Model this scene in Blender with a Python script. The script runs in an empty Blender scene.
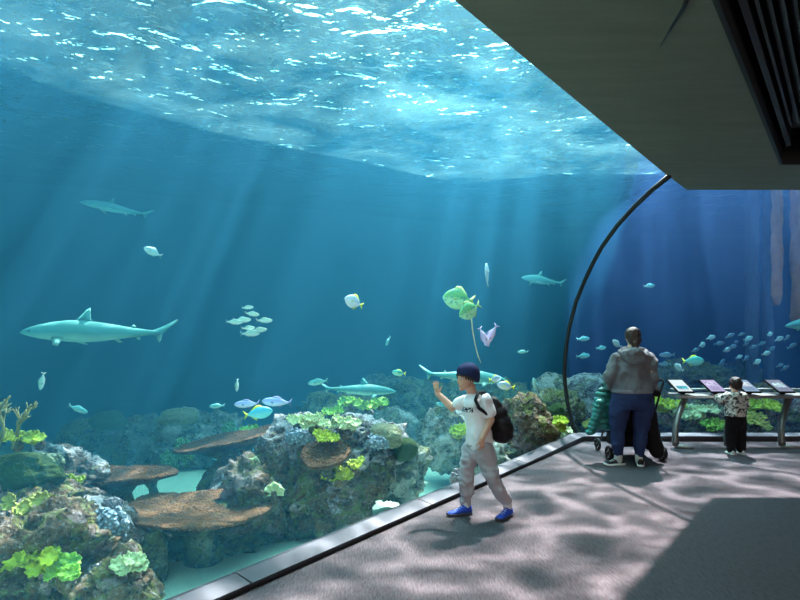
import bpy, bmesh, math, random
from mathutils import Vector, Matrix, Quaternion, noise
PI = math.pi
SC = bpy.context.scene
COL = SC.collection
F = 578.0            # focal length in pixels of the 800 px wide frame
HZ = 330.0           # horizon row
EYE = 1.6
ZC = 3.4             # height of the concrete ceiling edge
ZS = 4.7             # still water level
SAND = -0.75

def at(px, py, Y):
    "the point that stands Y metres ahead and shows at a pixel of the photograph"
    return Vector(((px-400)/F*Y, Y, EYE+(HZ-py)/F*Y))

# ------------------------------------------------------------------ helpers
def tag(o, label=None, cat=None, group=None, kind=None):
    if label: o['label'] = label
    if cat: o['category'] = cat
    if group: o['group'] = group
    if kind: o['kind'] = kind
    return o

def empty(name, loc=(0, 0, 0), rz=0.0):
    o = bpy.data.objects.new(name, None)
    COL.objects.link(o)
    o.location = loc
    o.rotation_euler = (0, 0, rz)
    o.empty_display_size = 0.1
    return o

class MB:
    def __init__(s):
        s.v = []; s.f = []
    def add(s, vs, fs, M=None):
        b = len(s.v)
        for p in vs:
            p = Vector(p)
            s.v.append(M @ p if M is not None else p)
        for f in fs:
            s.f.append(tuple(b+i for i in f))
        return s
    def box(s, c, d, M=None, taper=1.0):
        x, y, z = d[0]/2, d[1]/2, d[2]/2
        vs = [(-x, -y, -z), (x, -y, -z), (x, y, -z), (-x, y, -z),
              (-x*taper, -y*taper, z), (x*taper, -y*taper, z), (x*taper, y*taper, z), (-x*taper, y*taper, z)]
        vs = [Vector(v)+Vector(c) for v in vs]
        return s.add(vs, [(3, 2, 1, 0), (4, 5, 6, 7), (0, 1, 5, 4), (1, 2, 6, 5), (2, 3, 7, 6), (3, 0, 4, 7)], M)
    def loft(s, rings, closed=True, caps=True, M=None):
        n = len(rings[0]); vs = [p for r in rings for p in r]; fs = []
        for i in range(len(rings)-1):
            for j in range(n if closed else n-1):
                k = (j+1) % n
                fs.append((i*n+j, i*n+k, (i+1)*n+k, (i+1)*n+j))
        if caps and closed:
            fs.append(tuple(range(n-1, -1, -1)))
            fs.append(tuple((len(rings)-1)*n+j for j in range(n)))
        return s.add(vs, fs, M)
    def tube(s, pts, rad, n=8, flat=1.0, caps=True):
        pts = [Vector(p) for p in pts]
        if not hasattr(rad, '__len__'): rad = [rad]*len(pts)
        rings = []; up = None
        for i, p in enumerate(pts):
            t = (pts[min(i+1, len(pts)-1)]-pts[max(i-1, 0)])
            if t.length < 1e-9: t = Vector((0, 0, 1))
            t.normalize()
            if up is None:
                up = Vector((0, 0, 1)) if abs(t.z) < .9 else Vector((1, 0, 0))
            a = up-t*up.dot(t)
            if a.length < 1e-6: a = t.orthogonal()
            a.normalize(); b = t.cross(a); up = a
            rings.append([p+(a*math.cos(2*PI*k/n)*flat+b*math.sin(2*PI*k/n))*rad[i] for k in range(n)])
        return s.loft(rings, True, caps)
    def ell(s, c, r, nu=14, nv=9, M=None):
        rings = []
        for i in range(1, nv):
            th = PI*i/nv
            rings.append([Vector((c[0]+r[0]*math.sin(th)*math.cos(2*PI*j/nu), c[1]+r[1]*math.sin(th)*math.sin(2*PI*j/nu), c[2]-r[2]*math.cos(th))) for j in range(nu)])
        return s.loft(rings, True, True, M)
    def build(s, name, mat, parent=None, smooth=True, sub=0, bevel=0.0):
        me = bpy.data.meshes.new(name)
        me.from_pydata([tuple(p) for p in s.v], [], s.f)
        me.validate()
        bm = bmesh.new(); bm.from_mesh(me)
        bmesh.ops.recalc_face_normals(bm, faces=bm.faces)
        bm.to_mesh(me); bm.free()
        if smooth:
            me.polygons.foreach_set('use_smooth', [True]*len(me.polygons))
        me.materials.append(mat)
        o = bpy.data.objects.new(name, me)
        COL.objects.link(o)
        if parent: o.parent = parent
        if bevel:
            m = o.modifiers.new('bevel', 'BEVEL'); m.width = bevel; m.segments = 2; m.limit_method = 'ANGLE'
        if sub:
            m = o.modifiers.new('sub', 'SUBSURF'); m.levels = sub; m.render_levels = sub
        return o

def children(o):
    return [c for c in COL.objects if c.parent == o]
def copy_tree(o, parent=None):
    c = o.copy(); COL.objects.link(c); c.parent = parent
    for k in children(o): copy_tree(k, c)
    return c

# ---------------------------------------------------------------- materials
class NT:
    def __init__(s, name):
        s.m = bpy.data.materials.new(name); s.m.use_nodes = True
        s.t = s.m.node_tree; s.t.nodes.clear()
        s.out = s.n('ShaderNodeOutputMaterial')
        s.co = s.n('ShaderNodeTexCoord')
    def n(s, typ, **kw):
        x = s.t.nodes.new(typ)
        for k, v in kw.items():
            if k in x.inputs: x.inputs[k].default_value = v
            else: setattr(x, k, v)
        return x
    def l(s, a, b): s.t.links.new(a, b)
    def mapping(s, scale, rot=(0, 0, 0), src='Object'):
        m = s.n('ShaderNodeMapping'); m.inputs['Scale'].default_value = scale if hasattr(scale, '__len__') else (scale,)*3
        m.inputs['Rotation'].default_value = rot
        s.l(s.co.outputs[src], m.inputs['Vector']); return m.outputs[0]
    def noise(s, scale, detail=4, rough=.6, vec=None, dist=0):
        x = s.n('ShaderNodeTexNoise'); x.inputs['Scale'].default_value = scale
        x.inputs['Detail'].default_value = detail; x.inputs['Roughness'].default_value = rough; x.inputs['Distortion'].default_value = dist
        s.l(vec if vec is not None else s.co.outputs['Object'], x.inputs['Vector']); return x.outputs['Fac']
    def vor(s, scale, vec=None, feat='F1', out='Distance'):
        x = s.n('ShaderNodeTexVoronoi'); x.feature = feat; x.inputs['Scale'].default_value = scale
        s.l(vec if vec is not None else s.co.outputs['Object'], x.inputs['Vector']); return x.outputs[out]
    def ramp(s, fac, stops, interp='LINEAR'):
        x = s.n('ShaderNodeValToRGB'); x.color_ramp.interpolation = interp
        e = x.color_ramp.elements
        while len(e) < len(stops): e.new(.5)
        for i, (p, c) in enumerate(stops):
            e[i].position = p
            e[i].color = (c[0], c[1], c[2], 1) if hasattr(c, '__len__') else (c, c, c, 1)
        s.l(fac, x.inputs[0]); return x.outputs[0]
    def math(s, op, a, b=0.0, c=0.0):
        x = s.n('ShaderNodeMath'); x.operation = op
        for i, v in enumerate((a, b, c)):
            if isinstance(v, (int, float)): x.inputs[i].default_value = v
            else: s.l(v, x.inputs[i])
        return x.outputs[0]
    def mix(s, fac, a, b, typ='MIX'):
        x = s.n('ShaderNodeMix'); x.data_type = 'RGBA'; x.blend_type = typ
        for i, v in ((0, fac), (6, a), (7, b)):
            if isinstance(v, (int, float)): x.inputs[i].default_value = v
            elif isinstance(v, tuple): x.inputs[i].default_value = (*v[:3], 1)
            else: s.l(v, x.inputs[i])
        return x.outputs[2]
    def sep(s, v):
        x = s.n('ShaderNodeSeparateXYZ'); s.l(v, x.inputs[0]); return x.outputs
    def pbr(s, col, rough=.7, metal=0.0, bump=None, bs=.5, bd=.02, spec=.4, **kw):
        p = s.n('ShaderNodeBsdfPrincipled')
        for k, v in (('Base Color', col), ('Roughness', rough), ('Metallic', metal), ('Specular IOR Level', spec)):
            if isinstance(v, (int, float)): p.inputs[k].default_value = v
            elif isinstance(v, tuple): p.inputs[k].default_value = (*v[:3], 1)
            else: s.l(v, p.inputs[k])
        for k, v in kw.items():
            k = k.replace('_', ' ')
            if isinstance(v, tuple): p.inputs[k].default_value = (*v[:3], 1)
            elif isinstance(v, (int, float)): p.inputs[k].default_value = v
            else: s.l(v, p.inputs[k])
        if bump is not None:
            b = s.n('ShaderNodeBump'); b.inputs['Strength'].default_value = bs; b.inputs['Distance'].default_value = bd
            s.l(bump, b.inputs['Height']); s.l(b.outputs[0], p.inputs['Normal'])
        s.l(p.outputs[0], s.out.inputs['Surface']); s.p = p
        return s.m

def plain(name, col, rough=.7, metal=0.0, var=.12, scale=20, bump=.3, bd=.004, **kw):
    t = NT(name); f = t.noise(scale, 5)
    c = t.mix(f, tuple(x*(1-var) for x in col), tuple(min(1, x*(1+var)) for x in col))
    return t.pbr(c, rough, metal, f, bump, bd, **kw)

# --------------------------------------------------- the place, as numbers
G0 = Vector((2.56, 8.45)); D = Vector((.5985, .8012)); E0 = Vector((3.11, 6.73)); ED = Vector((-.618, -.786))
P0 = Vector((3.69, 7.43))
PROF = [(0, .05), (-.045, .18), (-.081, .312), (-.133, .526), (-.166, .78), (-.176, 1.0), (-.165, 1.22), (-.137, 1.45), (-.103, 1.66), (-.01, 2.03), (.105, 2.32), (.2, 2.53), (.318, 2.745), (.49, 2.98), (.681, 3.17), (.84, 3.3), (1.0, 3.4)]
def paths():
    B, T = [], []
    for i in range(14, 0, -1):
        s = i*1.0
        B.append(G0-D*s); T.append(E0+ED*(s*.98))
    B.append(G0.copy()); T.append(E0.copy())
    nl = len(B)
    for i in range(1, 5):
        B.append(G0+Vector((.08*i, 0))); T.append(E0+(P0-E0)*(i/4))
    for x in (3.3, 3.8, 4.4, 5.2, 6.2, 7.5, 9, 11, 13.5):
        B.append(Vector((x, 8.45))); T.append(Vector((x+.7, 7.43)))
    return B, T, nl
PB, PT, NL = paths()
def vault_pt(i, k, off=0.0):
    b, t = PB[i], PT[i]; u, z = PROF[k]
    p = b+(t-b)*u
    return Vector((p.x, p.y, z))
# ============================================================ the setting
def m_glass():
    t = NT('acrylic')
    b = t.n('ShaderNodeBsdfTransparent'); b.inputs[0].default_value = (.97, .985, .985, 1)
    t.l(b.outputs[0], t.out.inputs['Surface']); return t.m
GLASS = m_glass()
def pane(name, i0, i1):
    m = MB(); th = .03
    def off(i, k, d):
        b, t = PB[i], PT[i]; n = (t-b).normalized()
        k0, k1 = max(k-1, 0), min(k+1, len(PROF)-1)
        L = (t-b).length
        du, dz = (PROF[k1][0]-PROF[k0][0])*L, PROF[k1][1]-PROF[k0][1]
        l = math.hypot(du, dz); p = vault_pt(i, k)
        return Vector((p.x+n.x*d*dz/l, p.y+n.y*d*dz/l, p.z-d*du/l))
    ring = [[off(i, k, .005) for k in range(len(PROF))]+[off(i, k, .005+th) for k in range(len(PROF)-1, -1, -1)] for i in range(i0, i1+1)]
    m.loft(ring, True, True)
    o = m.build(name, GLASS); o['kind'] = 'structure'; o['label'] = 'curved clear acrylic tunnel window'
    return o
pane('window_1', 0, NL-1)
pane('window_2', NL-1, len(PB)-1)

def m_black():
    return plain('black_rubber', (.008, .008, .009), .45, bump=.1)
BLACK = m_black()
# black gasket in the seam between the two windows
gk = MB()
gk.tube([vault_pt(NL-1, k)+Vector((.02, -.02, -.01)) for k in range(len(PROF))], .03, 10)
tag(gk.build('trim_1', BLACK), kind='structure')
# a faint joint between acrylic sheets is clear too

# water body: from the panes out to the tank wall
WX = [(-16.5, -12), (-10, 24)]
def far_pt(i):
    b = PB[i]; c = Vector((5.4, 18.65))
    if i < NL:
        o = b+Vector((-9.6, 7.2)); k = max(0.0, 1-(NL-1-i)/6)
        return o+(c-(G0+Vector((-9.6, 7.2))))*k
    return Vector((c.x+(b.x-G0.x)*.8, 18.65))
def water_body(i0, i1):
    m = MB(); rings = []
    for i in range(i0, i1+1):
        b, t = PB[i], PT[i]
        ring = [Vector((b.x, b.y, SAND-.3))]
        ring += [vault_pt(i, k) for k in range(len(PROF))]
        o = far_pt(i)
        ring += [Vector((t.x, t.y, ZS)), Vector((o.x, o.y, ZS)), Vector((o.x, o.y, SAND-.3))]
        rings.append(ring)
    return m.loft(rings, True, True)
def m_water(WCOL, WDEN, ACOL, ADEN):
    t = NT('tank_water')
    sc = t.n('ShaderNodeVolumeScatter'); sc.inputs['Color'].default_value = (*WCOL, 1); sc.inputs['Density'].default_value = WDEN; sc.inputs['Anisotropy'].default_value = .3
    ab = t.n('ShaderNodeVolumeAbsorption'); ab.inputs['Color'].default_value = (*ACOL, 1); ab.inputs['Density'].default_value = ADEN
    a = t.n('ShaderNodeAddShader'); t.l(sc.outputs[0], a.inputs[0]); t.l(ab.outputs[0], a.inputs[1])
    t.l(a.outputs[0], t.out.inputs['Volume']); return t.m
W1 = ((.10, .58, .98), .032, (.45, .80, .87), .16)
W2 = ((.16, .42, 1.0), .042, (.16, .56, .80), .19)
tag(water_body(0, NL-1).build('water', m_water(*W1), smooth=False), 'blue-green sea water behind the long curved window', None, None, 'stuff')
tag(water_body(NL-1, len(PB)-1).build('water', m_water(*W2), smooth=False), 'deep blue sea water behind the far window', None, None, 'stuff')

def m_surface():
    t = NT('water_surface')
    v = t.mapping((1.0, 1.0, 1.0), (0, 0, 0))
    n1 = t.noise(1.6, 3, .5, v, .6); n2 = t.noise(6, 2, .5, v, .3)
    h = t.math('ADD', t.math('MULTIPLY', n1, 1.0), t.math('MULTIPLY', n2, .22))
    b = t.n('ShaderNodeBump'); b.inputs['Strength'].default_value = 1.0; b.inputs['Distance'].default_value = .20
    t.l(h, b.inputs['Height'])
    fr = t.n('ShaderNodeFresnel'); fr.inputs['IOR'].default_value = 1.333; t.l(b.outputs[0], fr.inputs['Normal'])
    tr = t.n('ShaderNodeBsdfTransparent')
    # caustic light lines painted as a web into the transmission colour
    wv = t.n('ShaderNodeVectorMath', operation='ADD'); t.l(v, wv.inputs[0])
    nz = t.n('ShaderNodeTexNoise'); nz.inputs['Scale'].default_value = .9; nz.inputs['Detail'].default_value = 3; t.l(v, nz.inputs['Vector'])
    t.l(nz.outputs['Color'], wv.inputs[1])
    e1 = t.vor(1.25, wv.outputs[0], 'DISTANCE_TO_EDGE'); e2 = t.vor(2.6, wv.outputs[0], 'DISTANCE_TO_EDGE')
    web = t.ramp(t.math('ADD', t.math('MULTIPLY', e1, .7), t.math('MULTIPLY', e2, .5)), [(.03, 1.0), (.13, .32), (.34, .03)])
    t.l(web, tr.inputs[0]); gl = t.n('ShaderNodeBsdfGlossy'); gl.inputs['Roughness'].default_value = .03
    t.l(b.outputs[0], gl.inputs['Normal'])
    mx = t.n('ShaderNodeMixShader'); t.l(t.math('MULTIPLY', fr.outputs[0], .945), mx.inputs[0]); ts = t.n('ShaderNodeBsdfTranslucent'); t.l(t.mix(t.ramp(t.noise(.8, 3, .6, v, .8), [(.36, 0), (.62, 1)]), (.03, .14, .19), (.42, .88, .88)), ts.inputs[0]); t.l(b.outputs[0], ts.inputs['Normal'])  # bright and dark light patches painted into the translucent colour by noise
    tm = t.n('ShaderNodeMixShader'); tm.inputs[0].default_value = .42; t.l(tr.outputs[0], tm.inputs[1]); t.l(ts.outputs[0], tm.inputs[2])
    t.l(tm.outputs[0], mx.inputs[1]); t.l(gl.outputs[0], mx.inputs[2])
    t.l(mx.outputs[0], t.out.inputs['Surface']); return t.m
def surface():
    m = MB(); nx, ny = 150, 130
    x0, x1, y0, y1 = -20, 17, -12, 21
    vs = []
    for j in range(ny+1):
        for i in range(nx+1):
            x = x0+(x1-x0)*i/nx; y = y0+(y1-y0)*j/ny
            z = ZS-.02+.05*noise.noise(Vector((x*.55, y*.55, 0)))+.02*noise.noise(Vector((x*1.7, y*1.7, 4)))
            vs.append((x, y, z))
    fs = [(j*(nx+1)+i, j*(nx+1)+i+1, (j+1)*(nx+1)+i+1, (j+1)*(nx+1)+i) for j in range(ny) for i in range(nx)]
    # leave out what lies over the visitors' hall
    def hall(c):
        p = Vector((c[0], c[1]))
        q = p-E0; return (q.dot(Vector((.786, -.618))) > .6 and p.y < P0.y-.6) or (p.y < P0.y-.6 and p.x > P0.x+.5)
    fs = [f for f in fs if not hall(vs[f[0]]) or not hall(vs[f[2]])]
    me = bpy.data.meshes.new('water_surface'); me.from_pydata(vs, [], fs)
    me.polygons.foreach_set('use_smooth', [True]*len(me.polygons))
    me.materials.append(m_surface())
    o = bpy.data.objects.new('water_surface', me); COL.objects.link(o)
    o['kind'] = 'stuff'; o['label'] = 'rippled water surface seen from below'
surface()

# tank shell: painted walls far behind the reef and the sandy floor
TANKM = plain('tank_paint', (.02, .10, .17), .8, scale=.6)
wl = MB(); pts = [PB[0]+Vector((.3,-.3))]+[far_pt(i) for i in range(len(PB))]+[Vector((13.9, 9))]
wl.loft([[Vector((p.x, p.y, z)) for p in pts] for z in (SAND-.4, 6.0)], False, False)
o = wl.build('wall_tank', TANKM, smooth=False); o['kind'] = 'structure'
sl = o.modifiers.new('s', 'SOLIDIFY'); sl.thickness = .2; sl.offset = 0

def sand_h(x, y):
    return SAND+.10*noise.noise(Vector((x*.5, y*.5, 2.2)))+.025*noise.noise(Vector((x*2.2, y*2.2, 7)))
def m_sand():
    t = NT('sand'); f = t.noise(3, 6, .6); g = t.noise(60, 3, .7)
    c = t.mix(f, (.66, .84, .62), (.84, .98, .76)); c = t.mix(t.ramp(g, [(.35, 0), (.7, .35)]), c, (.42, .42, .36))
    return t.pbr(c, .9, 0, g, .5, .01)
def sand():
    vs, fs = [], []; nx, ny = 150, 120
    x0, x1, y0, y1 = -20, 14, -8, 19
    for j in range(ny+1):
        for i in range(nx+1):
            x = x0+(x1-x0)*i/nx; y = y0+(y1-y0)*j/ny
            vs.append((x, y, sand_h(x, y)))
    fs = [(j*(nx+1)+i, j*(nx+1)+i+1, (j+1)*(nx+1)+i+1, (j+1)*(nx+1)+i) for j in range(ny) for i in range(nx)]
    m = MB(); m.v = [Vector(v) for v in vs]; m.f = fs
    o = m.build('sand', m_sand()); tag(o, 'pale sand on the bottom of the tank', None, None, 'stuff')
sand()

# ------------------------------------------------------------ visitors' hall
def m_carpet():
    t = NT('carpet'); v = t.mapping((90, 14, 1), (0, 0, math.radians(52)))
    f = t.noise(1.0, 4, .7, v); g = t.noise(160, 2, .6); h = t.noise(.6, 3)
    k = t.math('ADD', t.math('MULTIPLY', f, .6), t.math('MULTIPLY', g, .4))
    c = t.ramp(k, [(.35, (.032, .028, .030)), (.65, (.125, .100, .115))]); c = t.mix(t.math('MULTIPLY', h, .3), c, (.06, .054, .055))
    return t.pbr(c, .95, 0, k, .6, .006, spec=.15)
HX, HY = 9.0, -6.0      # hall walls beside and behind the camera
def hall_poly(pathpts, z, extra):
    return [Vector((p.x, p.y, z)) for p in pathpts]+[Vector((x, y, z)) for x, y in extra]
lo = [Vector((p.x, p.y)) for p in PB]
fl = MB()
in_ = [p+Vector((.10, -.10)) for p in PB[:NL]]+[Vector((p.x, p.y-.02)) for p in PB[NL:]]
outl = [(p.x, p.y) for p in in_]
top = [Vector((x, y, 0)) for x, y in outl+[(14.5, -14), (-8, -14)]]
fl.loft([[p+Vector((0, 0, -.2)) for p in top], top])
o = fl.build('floor', m_carpet(), smooth=False); o['kind'] = 'structure'
o['label'] = 'dark grey carpet floor of the viewing hall'
# kerb: brushed metal sill at the foot of the glass, in two runs
def m_steel(name='brushed_metal', c=(.085, .085, .10), r=.55):
    t = NT(name); f = t.noise(1.0, 3, .6, t.mapping((60, 1.5, 60), (0, 0, math.radians(-53))))
    g = t.noise(2.5, 3)
    cc = t.mix(f, tuple(x*.75 for x in c), c)
    return t.pbr(cc, t.ramp(g, [(.3, r-.08), (.7, r+.12)]), .75, f, .15, .002)
STEEL = m_steel()
n1 = Vector((.8012, -.5985)); n2 = Vector((0, -1)); mi = Vector((.26, -.56)).normalized()
def kerb(name, path, offs, dz):
    m = MB(); sec = [(-.06, -.9), (-.06, .052), (.0, .068), (.15, .045), (.152, .028), (.125, .024), (.125, -.3)]
    m.loft([[Vector((p.x+o.x*s, p.y+o.y*s, z+(dz[i] if z > .04 else 0))) for s, z in sec] for i, (p, o) in enumerate(zip(path, offs))])
    o = m.build(name, STEEL, smooth=False); o['kind'] = 'structure'; return o
cm = (n1+n2); cm = cm/(1+n1.dot(n2))
for q in range(7):
    a, b = G0-D*(q*2.0+.006), G0-D*((q+1)*2.0-.006)
    kerb('baseboard_left', [b, a if q else G0], [n1, n1 if q else cm], (0, 0 if q else .03))
xs = [2.56, 5.0, 7.4, 10, 13]
for q in range(4):
    kerb('baseboard_back', [Vector((xs[q]+(.006 if q else 0), 8.45)), Vector((xs[q+1]-.006, 8.45))], [cm if q == 0 else n2, n2], (.03, .03))
DARK = plain('black_paint', (.012, .012, .013), .6)
# concrete ceiling with a dark service trough
def m_conc():
    t = NT('concrete'); v = t.mapping((1, 6, 1), (0, 0, .9)); f = t.noise(1.2, 6, .65, v); g = t.noise(14, 5)
    c = t.mix(f, (.13, .115, .09), (.23, .205, .165)); c = t.mix(t.ramp(g, [(.6, 0), (.8, .4)]), c, (.12, .12, .11))
    return t.pbr(c, .85, 0, g, .3, .01)
CONC = m_conc()
R0 = Vector((1.70, 3.15)); RD = Vector((.612, .79)); R1 = Vector((4.14, 6.3))
def prism(m, poly, z0, z1):
    m.loft([[Vector((x, y, z0)) for x, y in poly], [Vector((x, y, z1)) for x, y in poly]]); return m
rn = Vector((.79, -.612))
cA = MB()
e = [(p.x, p.y) for p in PT]
far = R0-RD*16
prism(cA, [e[0]]+[e[NL-1]]+[(P0.x, P0.y)]+[e[-1]]+[(14.2, 6.3), (R1.x, R1.y), (far.x, far.y)], ZC, ZC+.55)
o = cA.build('ceiling', CONC, smooth=False); o['kind'] = 'structure'; o['label'] = 'bare grey concrete bulkhead over the tunnel'
cB = MB()
prism(cB, [(R1.x, R1.y), (14.2, 6.3), (14.2, -14), (far.x, far.y)], ZC+.55, ZC+.8)
o = cB.build('ceiling_trough', DARK, smooth=False); o['kind'] = 'structure'
for nm, poly in (('wall_rear', [(-12, -14.2), (14.5, -14.2), (14.5, -14), (-12, -14)]), ('wall_right', [(14.2, -14), (14.4, -14), (14.4, 9.5), (14.2, 9.5)])):
    w = MB(); prism(w, poly, -.2, ZC+1.6)
    o = w.build(nm, CONC, smooth=False); o['kind'] = 'structure'

rf = MB()  # unseen slab added to keep daylight off the back of the tank
def off_l(s, d): p = G0-D*s-n1*d; return (p.x, p.y)
prism(rf, [off_l(15, 3.4), off_l(11, 3.9), off_l(7.5, 4.3), off_l(4, 5.2), off_l(2, 5.0), (1.6, 12.9), (3.2, 12.3), (14.5, 12.2), (14.5, 20), (-22, 20), (-24, -2)], 6.0, 6.2)
o = rf.build('shade_slab', CONC, smooth=False); o['kind'] = 'structure'; o['label'] = 'unseen slab added to shade the back of the tank'

# black louvred service track let into the ceiling
def line_box(name, a, d, n, s0, s1, w0, w1, z0, z1, mat, parent=None):
    m = MB(); p = [a+d*s0+n*w0, a+d*s1+n*w0, a+d*s1+n*w1, a+d*s0+n*w1]
    prism(m, [(q.x, q.y) for q in p], z0, z1); return m.build(name, mat, parent, smooth=False)
TL = (R1-R0).length
o = line_box('trim_2', R0, RD, rn, -9, TL-.02, .0, .03, ZC-.004, ZC+.54, DARK); o['kind'] = 'structure'
o = line_box('trim_3', R1+Vector((0, -.04)), Vector((1, 0)), Vector((0, 1)), 0, 9, .0, .035, ZC-.004, ZC+.54, DARK); o['kind'] = 'structure'
trk = empty('lighting_track', (R0.x, R0.y, ZC+.2)); tag(trk, 'black louvred service track set into the concrete ceiling', 'ceiling track')
GREY = plain('grey_paint', (.035, .035, .04), .5)
objs = [line_box('housing', R0, RD, rn, -6, TL-.25, .08, .42, ZC+.30, ZC+.50, DARK),
        line_box('rail', R0, RD, rn, -6, TL-.25, .08, .12, ZC+.12, ZC+.30, GREY), line_box('rail', R0, RD, rn, -6, TL-.25, .38, .42, ZC+.12, ZC+.30, GREY),
        line_box('end_plate', R0, RD, rn, TL-.75, TL-.25, .44, 1.4, ZC+.06, ZC+.5, plain('slate', (.02, .022, .03), .6))]
for k in range(4): objs.append(line_box('louvre', R0, RD, rn, -6, TL-.9, .15+.06*k, .17+.06*k, ZC+.14, ZC+.30, GREY))
for k in objs: k.parent = trk
for k in objs: k.data.transform(Matrix.Translation(-trk.location))
cb = MB()
def cpt(px, py): Y = (ZC-EYE)*F/(HZ-py); return Vector(((px-400)/F*Y, Y, ZC-.03))
cb.tube([cpt(690, -16), cpt(684, 2), cpt(672, 22), cpt(660, 42)], [.014, .012, .009, .003], 8)
tag(cb.build('ceiling_cable', BLACK), 'short black cable end tapering across the bare concrete ceiling', 'cable')
# ================================================================= the reef
RNG = random.Random(7)
def rebase(root, loc):
    loc = Vector(loc)
    def sh(o):
        if o.type == 'MESH': o.data.transform(Matrix.Translation(-loc))
        for k in children(o): sh(k)
    sh(root); root.location = loc; return root

def rvec(t, k=17.0):
    i = t.n('ShaderNodeObjectInfo'); a = t.n('ShaderNodeVectorMath', operation='ADD')
    m = t.math('MULTIPLY', i.outputs['Random'], k); c = t.n('ShaderNodeCombineXYZ')
    for q in range(3): t.l(m, c.inputs[q])
    t.l(t.co.outputs['Object'], a.inputs[0]); t.l(c.outputs[0], a.inputs[1]); return a.outputs[0]

def m_rock(name, base, spots, olive=.5, pale=.5):
    t = NT(name); v = rvec(t)
    n1_ = t.noise(2.2, 6, .62, v, .4); n2_ = t.noise(4.5, 6, .65, v, .8); n3_ = t.noise(9, 6, .7, v); n4_ = t.noise(32, 4, .7, v)
    cell = t.vor(26, v)
    c = t.mix(t.ramp(n3_, [(.38, 0), (.62, 1)]), tuple(x*.22 for x in base), tuple(x*.8 for x in base))
    c = t.mix(t.ramp(n2_, [(.62-.2*olive, 0), (.70-.2*olive, .85)]), c, (.15, .16, .035))
    c = t.mix(t.ramp(n1_, [(.64-.16*pale, 0), (.70-.16*pale, .9)]), c, spots)
    c = t.mix(t.ramp(n4_, [(.55, 0), (.72, .75)]), c, (.50, .47, .46))
    c = t.mix(t.ramp(t.math('ADD', n3_, t.math('MULTIPLY', cell, .3)), [(.47, .97), (.57, 0)]), c, (.008, .007, .006))  # near-black shade painted into the crevices
    h = t.math('ADD', t.math('MULTIPLY', n3_, 1.2), t.math('ADD', t.math('MULTIPLY', n4_, .5), t.math('MULTIPLY', cell, .5)))
    return t.pbr(c, .85, 0, h, 1.0, .05)
ROCKS = {
 'brown': m_rock('rock_brown', (.24, .13, .065), (.40, .28, .27), .6, .45),
 'lilac': m_rock('rock_lilac', (.20, .13, .10), (.52, .46, .48), .35, .85),
 'green': m_rock('rock_green', (.15, .13, .06), (.30, .29, .18), .95, .3),
 'pale': m_rock('rock_pale', (.26, .27, .20), (.42, .42, .38), .45, .7),
}
def rock(px, py, Y, r, mat, label, seed=0, rough=1.0, rz=0.0, tilt=0.0, sub=5, name='reef_rock', cat='rock', group=None):
    c = at(px, py, Y); bm = bmesh.new(); bmesh.ops.create_icosphere(bm, subdivisions=sub, radius=1.0)
    s = Vector((seed*3.7, seed*1.3, seed*.9)); R = Matrix.Rotation(rz, 3, 'Z') @ Matrix.Rotation(tilt, 3, 'Y')
    fr = max(r)/.6
    for v in bm.verts:
        p = v.co.copy(); d = 1+rough*(.36*noise.noise(p*1.1+s)+.26*noise.noise(p*2.6*fr+s)+.20*(abs(noise.noise(p*5*fr+s))*-2+.5)+.10*noise.noise(p*11*fr+s)+.055*noise.noise(p*24*fr+s))
        q = Vector((p.x*r[0], p.y*r[1], p.z*r[2]))*d
        v.co = R @ q
    me = bpy.data.meshes.new(name); bm.to_mesh(me); bm.free()
    me.polygons.foreach_set('use_smooth', [True]*len(me.polygons)); me.materials.append(ROCKS[mat] if isinstance(mat, str) else mat)
    o = bpy.data.objects.new(name, me); COL.objects.link(o); o.location = c
    return tag(o, label, cat, group)

# --- foreground reef at the lower left
rock(30, 560, 4.9, (.62, .5, .50), 'brown', 'dark craggy reef rock in the bottom corner under the yellow-green lettuce corals', 1)
rock(118, 590, 4.75, (.36, .3, .30), 'brown', 'round mottled brown boulder at the very bottom beside the sand', 2, .7)
rock(98, 533, 5.3, (.42, .35, .26), 'lilac', 'lilac and pale blue crusted rock sloping down below the large table coral', 3, 1.1, 0, .3)
rock(20, 512, 5.6, (.55, .45, .40), 'brown', 'shadowed brown rock shelf behind the bottom corner lettuce corals', 4)
rock(55, 478, 6.0, (.42, .42, .28), 'lilac', 'pale crusted rock hump carrying the big dark green dome coral', 5)
rock(150, 562, 5.5, (.16, .2, .30), 'green', 'narrow dark pillar rock holding up the large table coral', 6, .8)
rock(84, 500, 6.5, (.36, .3, .26), 'green', 'dark rock in the shade under the long brown table coral', 21)
rock(75, 512, 5.9, (.30, .25, .22), 'brown', 'dark hollow rock between the yellow corals and the ice-blue crust', 22)
# --- central outcrop
rock(265, 500, 6.5, (.46, .45, .52), 'brown', 'tall brown rock forming the near flank of the central outcrop', 7, 1.1)
rock(330, 492, 6.6, (.52, .45, .55), 'brown', 'broad algae-mottled rock filling the middle of the central outcrop above the sill', 8, 1.1)
rock(292, 455, 6.9, (.44, .45, .40), 'lilac', 'lilac crusted rock at the crest of the central outcrop', 9, 1.1)
rock(360, 448, 6.9, (.50, .5, .34), 'lilac', 'blue-grey crusted rock behind the small brown table coral', 10, 1.1)
rock(402, 472, 7.5, (.34, .35, .42), 'pale', 'grey-green rock closing the central outcrop beside the bright sand', 11, 1.0)
rock(238, 497, 6.8, (.42, .35, .30), 'lilac', 'low whitish rock ledge under the tilted table coral', 12, 1.1, 0, -.4)
rock(225, 540, 6.4, (.62, .5, .24), 'green', 'dark green shaded rock underneath the large table coral', 13, .9)
rock(222, 476, 7.3, (.16, .18, .46), 'green', 'dark leaning stalk of rock beneath the tilted table coral', 14, .7, 0, .75)
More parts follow.
